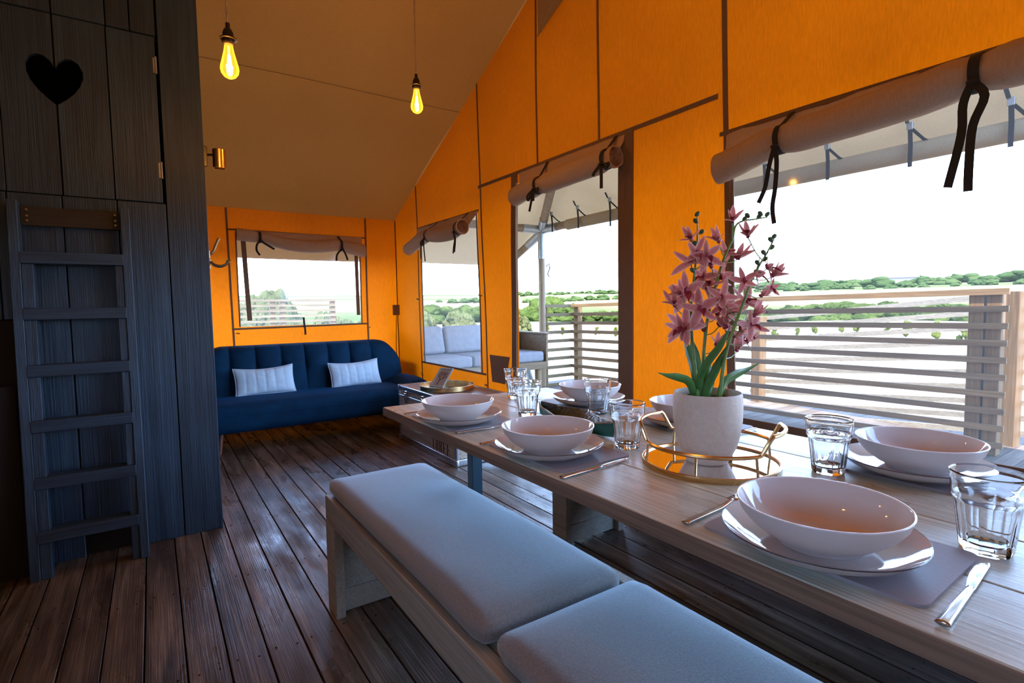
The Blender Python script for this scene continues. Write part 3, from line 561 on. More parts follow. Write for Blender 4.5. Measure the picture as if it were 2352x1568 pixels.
# ================================================================== TRUNK
t=thing('storage_trunk','riveted aluminium and wood trunk lettered THREE between sofa and table','trunk',(1.925,3.705,0)); 
x0,x1,y0,y1,H=-.25,.245,-.505,.505,.46
for k in range(3): MB().box((x0+.006,y0+.02,.03+k*.112),(x0+.014,y1-.02,.03+(k+1)*.112-.0015),.0006).ob('side_board',M_trunkwood,t)
MB().box((x0+.012,y0+.012,.01),(x1-.012,y1-.012,H-.01)).ob('body',M_trunkwood,t)
MB().box((x0+.006,y0+.02,.386),(x0+.014,y1-.02,H-.03)).ob('lid_board',M_trunkwood,t)
MB().box((x0+.03,y0+.03,H-.01),(x1-.03,y1-.03,H-.004)).ob('lid_top',M_leather,t)
b=MB(); e=.034
for (a,c) in (((x0,y0,.374),(x0+.01,y1,.384)),): b.box(a,c,.002)
for X in (x0,x1):
    for Z in (0,H): 
        xs=sorted((X,X+(e if X<0 else -e))); zs=sorted((Z,Z+(.05 if Z==0 else -e))); b.box((xs[0],y0,zs[0]),(xs[1],y1,zs[1]),.008,3)
for Y in (y0,y1):
    for Z in (0,H):
        ys=sorted((Y,Y+(e if Y<0 else -e))); zs=sorted((Z,Z+(.05 if Z==0 else -e))); b.box((x0,ys[0],zs[0]),(x1,ys[1],zs[1]),.008,3)
    for X in (x0,x1):
        xs=sorted((X,X+(e if X<0 else -e))); ys=sorted((Y,Y+(e if Y<0 else -e))); b.box((xs[0],ys[0],0),(xs[1],ys[1],H),.010,3)
b.ob('metal_edging',M_alu,t,True,30)
for X in (x0,x1):
    for Y in (y0,y1):
        for Z in (.024,H-.024): MB().box((X-.030 if X>0 else X-.004,Y-.030 if Y>0 else Y-.004,Z-.028),(X+.004 if X>0 else X+.030,Y+.004 if Y>0 else Y+.030,Z+.028),.012,3).ob('corner_cap',M_alu,t,True,30)
b=MB()
def riv(p,ax): 
    bb=bmesh.new(); bmesh.ops.create_icosphere(bb,subdivisions=1,radius=.0042); bmesh.ops.translate(bb,verts=bb.verts,vec=p); b.add(bb)
ny=34
for k in range(ny+1):
    Y=lerp(y0+.03,y1-.03,k/ny)
    for z in (.055,.040+.33,.394,H-.038): riv((x0+.002 if z in(.37,.394) else x0+.003,Y,z),0)
    riv((x0+.030,Y,H),2); riv((x1-.030,Y,H),2)
for k in range(11):
    Z=lerp(.06,.36,k/10)
    for Y in (y0+.038,y1-.038): riv((x0+.003,Y,Z),0)
    for X in (x0+.038,x1-.038): riv((X,y0+.003,Z),1)
for k in range(15):
    X=lerp(x0+.04,x1-.04,k/14)
    for Z in (.055,H-.038): riv((X,y0+.003,Z),1)
    riv((X,y0+.030,H),2); riv((X,y1-.030,H),2)
b.ob('rivet',M_rivet,t,True,kind='stuff')
for Y in (.337,.013,-.31):
    l=MB(); l.box((x0-.003,Y-.018,.385),(x0+.004,Y+.018,.425),.002); l.box((x0-.003,Y-.016,.33),(x0+.004,Y+.016,.374),.002); l.box((x0-.012,Y-.008,.345),(x0-.002,Y+.008,.408),.003); l.tube([(x0-.010,Y-.014,.40),(x0-.010,Y+.014,.40)],.004,8); l.ob('latch',M_steel,t,True,30)
# lettering: slab serif capitals, built from bars
def letters():
    b=MB(); X=x0+.0052; hh=.098; zb=.047; wl=.050; gap=.0105; st=.011; th=.0018; y=-.118
    def bar(u0,u1,w0,w1): b.box((X-.0007,y-u1*wl,zb+w0*hh),(X+.0004,y-u0*wl,zb+w1*hh))
    for ch in 'THREE':
        if ch=='T': bar(.38,.62,0,1); bar(0,1,.955,1); bar(0,.07,.82,1); bar(.93,1,.82,1); bar(.22,.78,0,.035)
        if ch=='H': bar(.10,.34,0,1); bar(.66,.90,0,1); bar(.3,.7,.48,.53); [bar(a,a+.44,c_,c_+.035) for a in(0,.56) for c_ in (0,.965)]
        if ch in 'RE': bar(.10,.34,0,1); bar(0,.40,0,.035); bar(0,.40,.965,1)
        if ch=='R': bar(.3,.68,.955,1); bar(.3,.68,.50,.545); bar(.62,.86,.58,.92); bar(.55,.78,.53,.60); bar(.55,.78,.9,.97); bar(.60,.84,.04,.46); bar(.5,.72,.42,.52); bar(.62,1.0,0,.035)
        if ch=='E': bar(.3,.94,.955,1); bar(.3,.94,0,.045); bar(.3,.64,.48,.53); bar(.86,.94,.80,1); bar(.86,.94,0,.20); bar(.58,.65,.40,.61)
        y-=wl+gap
    return b.ob('lettering',M_black,t)
letters()
# tray on trunk
t=thing('round_gold_tray','round gold rimmed mirrored tray on the riveted trunk','tray',(1.896,3.748,.46))
MB().lathe([(0,0),(.212,0),(.214,.002),(.214,.036),(.2105,.036),(.2105,.008),(0,.008)],72).ob('rim',M_gold,t,True)
MB().lathe([(0,.0095),(.209,.0095),(.209,.0085),(0,.0085)],64).ob('mirror',M_mirror,t)
t=thing('picture_frame','small sage framed branch print standing in the gold tray on the trunk','picture frame',(1.831,3.805,.4705),0)
Xa=Vector((.052,-.122,0)).normalized(); Ya=Vector((.138,.058,.145)).normalized(); Ya=(Ya-Xa*Ya.dot(Xa)).normalized(); Za=Xa.cross(Ya)
FM=Matrix((Xa,Ya,Za)).transposed().to_4x4()
def fr(lo,hi): return MB().box(lo,hi,.001,1,FM)
for lo,hi in (((-.068,0,-.006),(.068,.016,.006)),((-.068,.178,-.006),(.068,.194,.006)),((-.068,.016,-.006),(-.050,.178,.006)),((.050,.016,-.006),(.068,.178,.006))): fr(lo,hi).ob('frame_bar',M_paint,t)
fr((-.05,.016,-.003),(.05,.178,0)).ob('print',M_paper,t)
b=MB()
def twig(p,d,L,r_,dep):
    q=p+d*L; b.tube([FM@Vector((p.x,p.y,.0012)),FM@Vector((q.x,q.y,.0012))],[r_,r_*.6],5,True)
    if dep: 
        for s_ in (-.55,.5): twig(q,(Matrix.Rotation(s_+RND.uniform(-.2,.2),2)@d.to_2d()).to_3d() if False else Vector((d.x*math.cos(s_)-d.y*math.sin(s_),d.x*math.sin(s_)+d.y*math.cos(s_),0)),L*.74,r_*.78,dep-1)
twig(Vector((-.008,.024,0)),Vector((.08,1,0)).normalized(),.042,.0052,5); b.ob('branch_drawing',M_branch,t)
MB().tube([FM@Vector((0,.12,-.006)),(.085,.075,.002)],.0022,6).ob('prop_leg',M_steel,t)
# ================================================================== TABLE
TZ=.75
t=thing('dining_table','long cream painted plank dining table beside the big window','table',(1.025,.6,0))
for k in range(4):
    xa=.6615-1.025+k*.18163; MB().box((xa+.0006,-1.35,TZ-.030),(xa+.1812,1.205,TZ),.0025,2).ob('plank',M_table,t)
MB().box((.6598-1.025,-1.35,TZ-.029),(.6622-1.025,1.205,TZ-.0012),.0005).ob('edge_band',M_edge,t,label='brown unpainted front edge')
for Y in (1.07,-.9):
    for X in (-.095,): MB().box((X-.0,Y-.019,.0),(X+.042,Y+.019,TZ-.03),.002).ob('leg',M_navyleg,t,label='dark navy leg')
    MB().box((-.30,Y-.03,TZ-.075),(.30,Y+.03,TZ-.031),.003).ob('crossbar',M_tableleg,t); MB().box((-.2,Y-.03,0),(.10,Y+.03,.04),.003).ob('foot_bar',M_tableleg,t)
MB().box((-.02,-.87,.30),(.02,1.04,.36),.003).ob('stretcher',M_tableleg,t)
# ================================================================== BENCHES
def bench(x0,x1,ya,yb,label,cush,group=None):
    t=thing('long_bench',label,'bench',((x0+x1)/2,(ya+yb)/2,0)); cx,cy=(x0+x1)/2,(ya+yb)/2; w_=(x1-x0)/2; l=(yb-ya)/2
    for s in (-1,1):
        a,c=sorted((s*w_,s*(w_-.034))); MB().box((a,-l,.335),(c,l,.425),.003,2).ob('side_rail',M_bench,t)
        for e_ in (-1,1):
            y=e_*(l-.05)+0; a2,c2=(a,c); MB().box((a2+.001*s,y-.05,0),(c2+.001*s,y+.05,.335),.003,2).ob('leg',M_bench,t)
    for e_ in (-1,1):
        y=e_*(l-.05); MB().box((-w_+.034,y-.02,.005),(w_-.034,y+.02,.085),.002).ob('end_rail',M_bench,t); MB().box((-w_+.034,y-.012,.085),(w_-.034,y+.012,.335),.002).ob('end_panel',M_bench,t); MB().box((-w_+.034,y-.02,.34),(w_-.034,y+.02,.42),.002).ob('end_rail',M_bench,t)
    for k in range(3): 
        xa=-w_+.036+k*(2*w_-.072)/3; MB().box((xa+.002,-l+.07,.40),(xa+(2*w_-.072)/3-.002,l-.07,.42)).ob('seat_slat',M_bench,t)
    return t
bench(.49,.88,-.45,1.965,'pale painted bench in the foreground under the two cushions',None)
bench(1.50,1.86,-.45,1.915,'pale painted bench on the window side of the table',None)
def cushion(xa,xb,ya,yb,zb,label,th=.052,rot=0):
    cx,cy=(xa+xb)/2,(ya+yb)/2; t=thing('bench_cushion',label,'cushion',(cx,cy,zb),rot)
    w_,l=(xb-xa)/2,(yb-ya)/2; bb=bmesh.new(); bmesh.ops.create_cube(bb,size=2); bmesh.ops.subdivide_edges(bb,edges=bb.edges[:],cuts=24,use_grid_fill=True)
    rr=.022; 
    for v in bb.verts:
        p=Vector((v.co.x*w_,v.co.y*l,v.co.z*th/2)); R3=(.055,.055,rr)
        # rounded box: clamp to inner box and push out
        ic=Vector((max(-w_+.034,min(w_-.034,p.x)),max(-l+.034,min(l-.034,p.y)),max(-th/2+rr,min(th/2-rr,p.z))))
        d=p-ic; h_=Vector((d.x/.034,d.y/.034,d.z/rr)); L_=h_.length
        if L_>1: h_/=L_; p=ic+Vector((h_.x*.034,h_.y*.034,h_.z*rr))
        if v.co.z>0: p.z+=.006*(1-v.co.x**4)*(1-v.co.y**6)+.0025*nz(cx+p.x*6,cy+p.y*5,2)
        p.x+=.006*nz(p.y*3,1,cx); p.z+=th/2; v.co=p
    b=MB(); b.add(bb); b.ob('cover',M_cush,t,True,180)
    ed=[]; 
    return t
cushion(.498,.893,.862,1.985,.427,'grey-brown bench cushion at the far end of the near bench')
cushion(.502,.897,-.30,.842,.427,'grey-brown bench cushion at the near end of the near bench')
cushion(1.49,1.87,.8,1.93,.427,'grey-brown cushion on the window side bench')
# ================================================================== TABLEWARE
def rrect(w_,l,r_,n=5):
    P=[]
    for cx,cy,a0 in ((w_-r_,l-r_,0),(-w_+r_,l-r_,90),(-w_+r_,-l+r_,180),(w_-r_,-l+r_,270)):
        for k in range(n+1): a=rad(a0+90*k/n); P.append((cx+r_*math.cos(a),cy+r_*math.sin(a)))
    return P
me_mat=MB().prism(rrect(.106,.145,.016),.004).mesh('placemat',M_mat,True,30)
pp=[(0,.0085),(.078,.0085),(.098,.011),(.114,.018),(.1245,.0255),(.1275,.0275)]; po=[(.1275,.0275),(.1282,.0262),(.117,.0155),(.100,.0065),(.074,.004),(.072,0),(0,0)]
me_plate=MB().lathe(pp+po[1:],80).mesh('plate_body',M_ware,True,60)
me_prim=MB().lathe([(.1268,.0276),(.1283,.0270),(.1281,.0258),(.1274,.0262)],80,closed=True).mesh('plate_rim',M_navyrim,True,180)
me_bin=MB().lathe([(0,.0095),(.040,.010),(.066,.016),(.086,.028),(.099,.043),(.1055,.057)],80).mesh('bowl_inside',M_ware,True,180)
me_bout=MB().lathe([(.1078,.057),(.103,.043),(.090,.027),(.070,.012),(.056,.005),(.055,0),(0,0)],80).mesh('bowl_outside',M_wareout,True,60)
me_brim=MB().lathe([(.1054,.0568),(.1062,.0585),(.1080,.0585),(.1084,.0570),(.1078,.0562)],80).mesh('bowl_rim',M_warerim,True,180)
DI='near'; names={}
def setting(x,y,s,rot,who,mx,my):
    k=mk('placemat',me_mat,None,(mx,my,TZ+.0002),(0,0,rot),label='taupe placemat '+who,category='placemat',group='placemats on the dining table')
    t=thing('dinner_plate','blush white dinner plate '+who,'plate',(x,y,TZ+.0045),0,'dinner plates on the dining table'); mk('plate_body',me_plate,t); mk('edge_line',me_prim,t,label='thin dark navy edge')
    t=thing('pasta_bowl','blush white shallow bowl '+who,'bowl',(x-.006*s,y-.004,TZ+.0134),0,'bowls on the dining table'); mk('inside',me_bin,t); mk('outside',me_bout,t); mk('rim',me_brim,t)
setting(.768,.371,1,rad(2),'of the nearest setting by the front table edge',.806,.372)
setting(.762,.984,1,rad(1),'of the middle setting by the front table edge',.793,.996)
setting(.758,1.420,1,rad(2),'of the far setting by the front table edge',.788,1.462)
setting(1.262,.428,-1,rad(0),'of the nearest setting on the window side',1.279,.412)
setting(1.262,.985,-1,rad(0),'of the middle setting behind the potted orchid',1.277,.99)
setting(1.262,1.402,-1,rad(0),'of the far setting on the window side',1.265,1.405)
# cutlery
def knife_parts():
    b=MB(); pts=catmull([(0,0,.004),(.01,0,.0045),(.05,0,.0045),(.09,0,.004),(.118,0,.0035)],3); b.tube(pts,[lerp(.0075,.0042,i/(len(pts)-1)) for i in range(len(pts))],10,True,.42)
    h=b.mesh('handle',M_steel,True,180)
    n=16; b=MB(); rows=[]
    for i in range(n+1):
        u=i/n; x=.114+.095*u; w1_=.004+.0065*math.sin(min(1,u*1.6)*PI/2) if u<.75 else .0105*math.sqrt(max(0.0,1-((u-.75)/.25)**2)); w0=-.0045*(1-u*.6) if u<.97 else 0
        rows.append([b.b.verts.new((x,w0,.0035)),b.b.verts.new((x,(w0+w1_)/2,.0048)),b.b.verts.new((x,w1_,.0035)),b.b.verts.new((x,(w0+w1_)/2,.0024))])
    for a,c in zip(rows,rows[1:]):
        for k in range(4): b.b.faces.new((a[k],a[(k+1)%4],c[(k+1)%4],c[k]))
    return h,b.mesh('blade',M_steel,True,60)
kh,kb=knife_parts()
b=MB(); pts=catmull([(0,0,.004),(.01,0,.0045),(.06,0,.0045),(.10,0,.004),(.125,0,.007),(.140,0,.009)],3); b.tube(pts,[lerp(.0072,.003,i/(len(pts)-1)) for i in range(len(pts))],10,True,.42); fh=b.mesh('handle',M_steel,True,180)
b=MB(); b.box((.136,-.010,.0078),(.162,.010,.0095),.0006)
for k in range(4): b.tube([(.160,-.0085+k*.00567,.0085),(.18,-.0085+k*.00567,.0068),(.203,-.0085+k*.00567,.0078)],[.0017,.0015,.0007],6)
fhd=b.mesh('head',M_steel,True,60)
def cut(kind,x,y,rot,who):
    t=thing('table_'+kind,'polished steel '+kind+' '+who,kind,(x,y,TZ),rot,'cutlery on the dining table')
    if kind=='knife': mk('handle',kh,t); mk('blade',kb,t)
    else: mk('handle',fh,t); mk('head',fhd,t)
for x,y,r_,who in ((.686,.202,rad(4),'beside the nearest placemat by the front edge'),(.668,.822,rad(4),'beside the middle placemat by the front edge'),(.678,1.290,rad(-2),'beside the far placemat by the front edge')): cut('knife',x,y,r_,who)
for x,y,r_,who in ((.683,.533,rad(4),'partly under the nearest front plate'),(.672,1.147,rad(8),'partly under the middle front plate'),(.668,1.628,rad(3),'partly under the far front plate')): cut('fork',x,y,r_,who)
for x,y,r_,who in ((1.365,.578,rad(180),'behind the glass of the nearest window side setting'),(1.37,1.16,rad(180),'of the middle window side setting'),(1.36,1.57,rad(180),'of the far window side setting')): cut('knife',x,y,r_,who)
for x,y,r_,who in ((1.37,.255,rad(180),'of the nearest window side setting'),(1.36,.83,rad(180),'of the middle window side setting'),(1.36,1.245,rad(180),'of the far window side setting')): cut('fork',x,y,r_,who)
# tumblers: smooth flared collar over a twelve-sided fluted body
def tumbler_mesh():
    n=96; nf=10
    def fac(a): q=(a*nf/(2*PI))%1-.5; return math.cos(PI/nf)/math.cos(q*2*PI/nf)
    out=[(.0275,0,.9),(.0290,.003,1),(.0300,.012,1),(.0335,.045,1),(.0362,.066,1),(.0378,.072,.6),(.0405,.076,.15),(.0415,.080,0),(.0418,.090,0),(.0432,.108,0),(.0436,.1105,0)]
    inn=[(.0424,.1112,0),(.0412,.109,0),(.0396,.085,0),(.0388,.077,0),(.0345,.069,.5),(.0325,.058,.35),(.0285,.030,.3),(.0262,.016,.2),(.0215,.0125,0),(.010,.0115,0)]
    b=MB(); rings=[]
    for r_,z,k in out+inn: rings.append([b.b.verts.new((r_*lerp(1,fac(2*PI*i/n)/math.cos(PI/nf)*.985,k)*math.cos(2*PI*i/n),r_*lerp(1,fac(2*PI*i/n)/math.cos(PI/nf)*.985,k)*math.sin(2*PI*i/n),z)) for i in range(n)])
    for a,c in zip(rings,rings[1:]):
        for k in range(n): b.b.faces.new((a[k],a[(k+1)%n],c[(k+1)%n],c[k]))
    c0=b.b.verts.new((0,0,.0015)); c1=b.b.verts.new((0,0,.0112))
    for k in range(n): b.b.faces.new((c0,rings[0][(k+1)%n],rings[0][k])); b.b.faces.new((rings[-1][k],rings[-1][(k+1)%n],c1))
    return b.mesh('tumbler',M_glass,True,24)
me_g=tumbler_mesh()
for i,(x,y,who) in enumerate(((.948,.234,'nearest the camera by the near knife'),(1.137,.534,'between the nearest window side bowl and the gold tray'),(.952,.916,'between the middle front bowl and the gold tray'),(.98,1.374,'at the far tip of the green dish'),(1.136,1.67,'farthest away at the table end'),(1.177,1.262,'in front of the far window side bowl'))):
    mk('glass_tumbler',me_g,None,(x,y,TZ+.0003),(0,0,i*.7),label='clear fluted tumbler '+who,category='glass',group='clear tumblers on the dining table')
# green leaf dish
t=thing('leaf_dish','teal leaf-shaped dish with hammered dark green inside on the table','dish',(.992,1.165,TZ),rad(-3))
def dish(k,z0,zr):
    def f(u,v):
        a=u; w_=.052*math.sin(PI*a)**.72*(1-.10*math.cos(2*PI*a))+.004*(a<.5); s=v*2-1; y=.172*(1-2*a); h=z0+(zr-z0)*abs(s)**1.25
        h+=.010*max(0,(.12-a)/.12)**1.2+.004*max(0,(a-.9)/.1); x=w_*s*k+.010*math.sin(2*PI*a); return (x,y*k,h)
    return f
MB().grid(dish(1.0,.0005,.038),48,16).ob('outside',M_teal,t,True,180); MB().grid(dish(.955,.006,.0385),48,16).ob('inside',M_green,t,True,180)
b=MB(); d0,d1=dish(1,.0005,.038),dish(.955,.006,.0385)
for v_ in (0,1): b.grid(lambda a,s,v_=v_:Vector(d0(a,v_)).lerp(Vector(d1(a,v_)),s),48,1)
b.ob('lip',M_brass,t,True)
# gold rail tray
t=thing('gold_rail_tray','round gold mirror tray with a raised wire rail under the orchid','tray',(.993,.712,TZ))
MB().lathe([(0,.0),(.1415,0),(.1430,.002),(.1430,.0115),(.1405,.0125),(.1375,.0115),(.1375,.007),(0,.007)],96).ob('base_ring',M_gold,t,True)
MB().lathe([(0,.0082),(.137,.0082),(.137,.0072),(0,.0072)],96).ob('mirror',M_mirror,t)
H1,H2=rad(-66),rad(110); pts=[]
for k in range(181):
    a=2*PI*k/180; z,r_=.0505,.135
    for h in (H1,H2):
        d=abs((a-h+PI)%(2*PI)-PI)
        if d<rad(35): q=min(1,(rad(35)-d)/rad(9)); q=q*q*(3-2*q); z=lerp(.0505,.089,q); r_=lerp(.135,.147,q)
    pts.append((r_*math.cos(a),r_*math.sin(a),z))
MB().tube(pts,.0042,8,False).ob('rail',M_gold,t,True)
for a in (-105,-28,25,72,149,205):
    a=rad(a); MB().tube([(.1395*math.cos(a),.1395*math.sin(a),.011),(.135*math.cos(a),.135*math.sin(a),.0505)],.0028,8).ob('post',M_gold,t,True)
# ================================================================== ORCHID
PX_,PY_,PZ=.984,.712,TZ+.0085
t=thing('potted_orchid','pink orchid in a speckled cream ceramic pot on the gold tray','plant',(PX_,PY_,PZ))
MB().lathe([(0,0),(.040,0),(.0435,.003),(.0500,.014),(.0595,.034),(.0665,.060),(.0705,.092),(.0715,.122),(.0705,.146),(.0690,.151),(.0670,.151),(.0660,.146),(.0665,.120),(.064,.110),(0,.110)],72,fn=lambda a,z:1+.004*math.sin(z*900)).ob('pot',M_pot,t,True,60)
b=MB(); b.grid(lambda u,v:(.0655*v*math.cos(2*PI*u),.0655*v*math.sin(2*PI*u),.134+.006*nz(v*6*math.cos(2*PI*u),v*6*math.sin(2*PI*u),1)+.004*nz(v*30*math.cos(2*PI*u),v*30*math.sin(2*PI*u),1)),60,16); b.ob('moss',M_moss,t,True)
def L3(P): return [Vector(p)-Vector((PX_,PY_,PZ)) for p in P]
SA=[[0.967,0.723,0.885],[0.965,0.728,0.947],[0.962,0.735,1.012],[0.963,0.74,1.078],[0.969,0.74,1.134],[0.977,0.739,1.19],[0.983,0.74,1.246],[0.984,0.742,1.285]]
SB_=[[1.0,0.736,0.885],[1.003,0.738,0.942],[1.009,0.739,1.009],[1.018,0.738,1.067],[1.032,0.733,1.124],[1.052,0.725,1.191],[1.072,0.716,1.239],[1.079,0.713,1.268],[1.092,0.705,1.279],[1.116,0.689,1.283],[1.138,0.675,1.287]]
SC_=[[0.996,0.691,0.885],[1.005,0.69,0.956],[1.015,0.687,1.003],[1.033,0.679,1.058],[1.05,0.671,1.104],[1.067,0.664,1.15],[1.081,0.656,1.18],[1.096,0.649,1.205],[1.109,0.642,1.233]]
stems=[]
for S in (SA,SB_,SC_):
    P=catmull(L3(S),6); stems.append(P); n=len(P); MB().tube(P,[lerp(.0042,.0014,i/(n-1)) for i in range(n)],8).ob('stem',M_stem,t,True)
LV=[([[0.971,0.732,0.885],[0.937,0.721,0.931],[0.894,0.715,0.947],[0.852,0.708,0.956],[0.811,0.7,0.966]],.009),([[1.012,0.705,0.885],[1.036,0.705,0.924],[1.068,0.7,0.939],[1.1,0.695,0.948],[1.139,0.685,0.964]],.011),
([[0.974,0.73,0.885],[0.96,0.713,0.939],[0.954,0.691,0.974],[0.954,0.665,1.007],[0.947,0.643,1.035],[0.933,0.625,1.052]],.009),([[0.982,0.725,0.885],[0.991,0.712,0.927],[0.997,0.701,0.956],[1.004,0.69,0.989],[1.008,0.68,1.013]],.010),
([[0.976,0.729,0.885],[0.984,0.745,0.952],[0.980,0.76,0.999],[0.976,0.775,1.042]],.009),([[0.981,0.726,0.885],[0.976,0.731,0.955],[0.970,0.738,1.002],[0.967,0.742,1.026]],.011),([[0.988,0.721,0.885],[1.006,0.728,0.943],[1.014,0.738,0.97],[1.018,0.749,0.990]],.010),([[0.99,0.72,0.885],[1.007,0.722,0.924],[1.022,0.726,0.947],[1.033,0.732,0.968]],.011)]
view=Vector((.558,.83,-.06))
for P_,w_ in LV:
    P=catmull(L3(P_),5); n=len(P); b=MB(); rows=[]
    for i,p in enumerate(P):
        d=(P[min(i+1,n-1)]-P[max(i-1,0)]).normalized(); s=d.cross(view+Vector((0,0,.35))).normalized(); nn=s.cross(d); u=i/(n-1); w=w_*(.35+.65*math.sin(PI*min(1,u*.95+.12))**.8)*(1 if u<.98 else .08)*(1-max(0,u-.6)*1.6)
        rows.append([b.b.verts.new(p-s*w+nn*w*.25),b.b.verts.new(p-s*w*.5+nn*w*.05),b.b.verts.new(p-nn*w*.08),b.b.verts.new(p+s*w*.5+nn*w*.05),b.b.verts.new(p+s*w+nn*w*.25)])
    for a,c in zip(rows,rows[1:]):
        for k in range(4): b.b.faces.new((a[k],a[k+1],c[k+1],c[k]))
    b.ob('leaf',M_leaf,t,True,180)
def petal_mesh(L,W_,curl,name='petal'):
    nu,nv=9,6; V=[];E=[]
    for i in range(nu+1):
        u=i/nu; w=W_*math.sin(PI*min(1,.08+u*.92)**.85)**.75*(1 if i<nu else .12)
        for j in range(nv+1):
            s=j/nv*2-1; V.append((w*s,-curl*u*u*L-.22*w*(1-s*s)+.0,L*u)); E.append(max(abs(s)**3,u**8))
    F=[(i*(nv+1)+j,i*(nv+1)+j+1,(i+1)*(nv+1)+j+1,(i+1)*(nv+1)+j) for i in range(nu) for j in range(nv)]
    me=bpy.data.meshes.new(name); me.from_pydata(V,[],F); at=me.attributes.new('edge','FLOAT','POINT'); at.data.foreach_set('value',E); me.materials.append(M_petal); me.shade_smooth(); return me
RF0=random.Random(21)
PM=petal_mesh(.036,.0064,.14); PM2=petal_mesh(.032,.0070,-.28)
lipm=MB(); lipm.lathe([(0,-.004),(.003,-.003),(.004,.003),(.003,.008),(0,.010)],10,ctr=(0,0,0)); lipm.grid(lambda a,v:((a-.5)*.013*math.sin(PI*(.2+v*.75)),-.006-.016*v,-.004-.014*v*v+.004*abs(a-.5)*2),6,6); LIP=lipm.mesh('lip',M_lip,True,180)
CUP=MB().lathe([(0,-.005),(.0022,-.003),(.002,0),(0,.001)],8).mesh('calyx',M_lip,True)
FL=[([1.034,.691,1.272],.75,'c'),([1.046,.662,1.238],.85,'c'),([1.023,.716,1.232],.8,'c'),([.952,.732,1.233],.75,'c'),([.968,.706,1.199],.9,'o'),([.971,.748,1.188],1.1,'o'),([1.109,.725,1.2],.95,'c'),([1.062,.737,1.156],1.0,'o'),([1.027,.756,1.158],.9,'o'),([.942,.738,1.125],1.15,'o'),([1.1,.677,1.161],.95,'o'),([1.104,.64,1.155],.75,'c'),([.917,.746,1.096],.85,'c'),([.955,.712,1.088],1.1,'o'),([1.004,.694,1.11],.9,'o'),([1.121,.71,1.1],1.1,'o'),([1.139,.686,1.113],.6,'c'),([1.034,.755,1.131],.8,'o'),([1.078,.721,1.088],.9,'o'),([1.058,.653,1.071],.8,'c'),([.945,.742,1.05],1.05,'o'),([1.008,.741,1.04],.75,'c'),([1.072,.711,1.026],1.1,'o'),([1.052,.739,1.004],.8,'c'),([1.093,.714,.992],.85,'c'),([1.041,.649,1.052],.9,'o'),([1.045,.714,1.046],.95,'c'),([1.055,.718,1.071],.9,'o'),([1.018,.73,1.178],.75,'c'),([1.042,.667,1.145],.8,'o')]
FL+=[([x+RF0.uniform(-.022,.022),y+RF0.uniform(-.03,.035),z+RF0.uniform(-.02,.02)],s*.9,'o' if RF0.random()<.6 else 'c') for (x,y,z),s,_k in FL[4:28:2]]
allst=[p for S in stems for p in S]; RF=random.Random(11)
for P_,s,kd in FL:
    p=Vector(P_)-Vector((PX_,PY_,PZ)); q=min(allst,key=lambda q:(q-p-Vector((0,0,-.025))).length); out_=(p-q); out_.z*=.3
    face=(out_.normalized()*.55+Vector((-.55,-.75,.05))*(.75 if kd=='o' else .25)+Vector((RF.uniform(-.3,.3),RF.uniform(-.3,.3),RF.uniform(-.15,.35)))).normalized()
    if kd=='c': face=(out_.normalized()*.6+Vector((RF.uniform(-.4,.2),RF.uniform(-.4,.1),.75))).normalized()
    q_=face.to_track_quat('-Y','Z'); f=mk('flower',CUP,t,p); f.rotation_mode='QUATERNION'; f.rotation_quaternion=q_; f.scale=(s*1.25,)*3
    lp=mk('lip',LIP,f); roll=RF.uniform(-.35,.35)
    for k in range(5):
        a=roll+k*2*PI/5; o=mk('petal',PM if k%2==0 else PM2,f); tilt=(.30+RF.uniform(-.2,.25)) if kd=='o' else (1.02+RF.uniform(-.2,.2)); 
        o.rotation_mode='QUATERNION'; o.rotation_quaternion=(Matrix.Rotation(a,3,'Y')@Matrix.Rotation(tilt,3,'X')).to_quaternion(); o.scale=(1+RF.uniform(-.1,.15),)*3
    MB().tube(catmull([q,(q+p)/2+Vector((0,0,-.006)),p-face*.003],4),.0011,6).ob('flower_stalk',M_stem,t,True)
BU=MB().lathe([(0,-.007),(.003,-.005),(.0048,0),(.004,.005),(0,.008)],10).mesh('bud',M_bud,True,180)
for S,ks in ((stems[0],(0,3,6,9,12,15)),(stems[1],(0,3,6,9,13)),(stems[2],(0,2,5,8,11,13))):
    for j,k in enumerate(ks):
        base=S[-1-k]; off=Vector(((-1)**j*.009,-.004*(j%2),.005)) if k else Vector((0,0,.004)); MB().tube([base,base+off],.0009,5).ob('bud_stalk',M_stem,t); o=mk('bud',BU,t,base+off*1.5); o.rotation_euler=((-1)**j*.3,(-1)**j*.8,0)
# ================================================================== OUTSIDE
# deck
dk=struct('deck'); me=MB().box((2.215,-.0575,-.028),(6.0,.0575,0),.002).mesh('plank',M_deck)
for k in range(64): mk('plank',me,dk,(0,-1.4+k*.119,-.012))
for (xa,ya,yb) in ((2.25,-1.5,6.3),(4.0,-1.5,6.3),(5.9,-1.5,6.3)): MB().box((xa,ya,-.2),(xa+.05,yb,-.043)).ob('joist',M_post,dk)
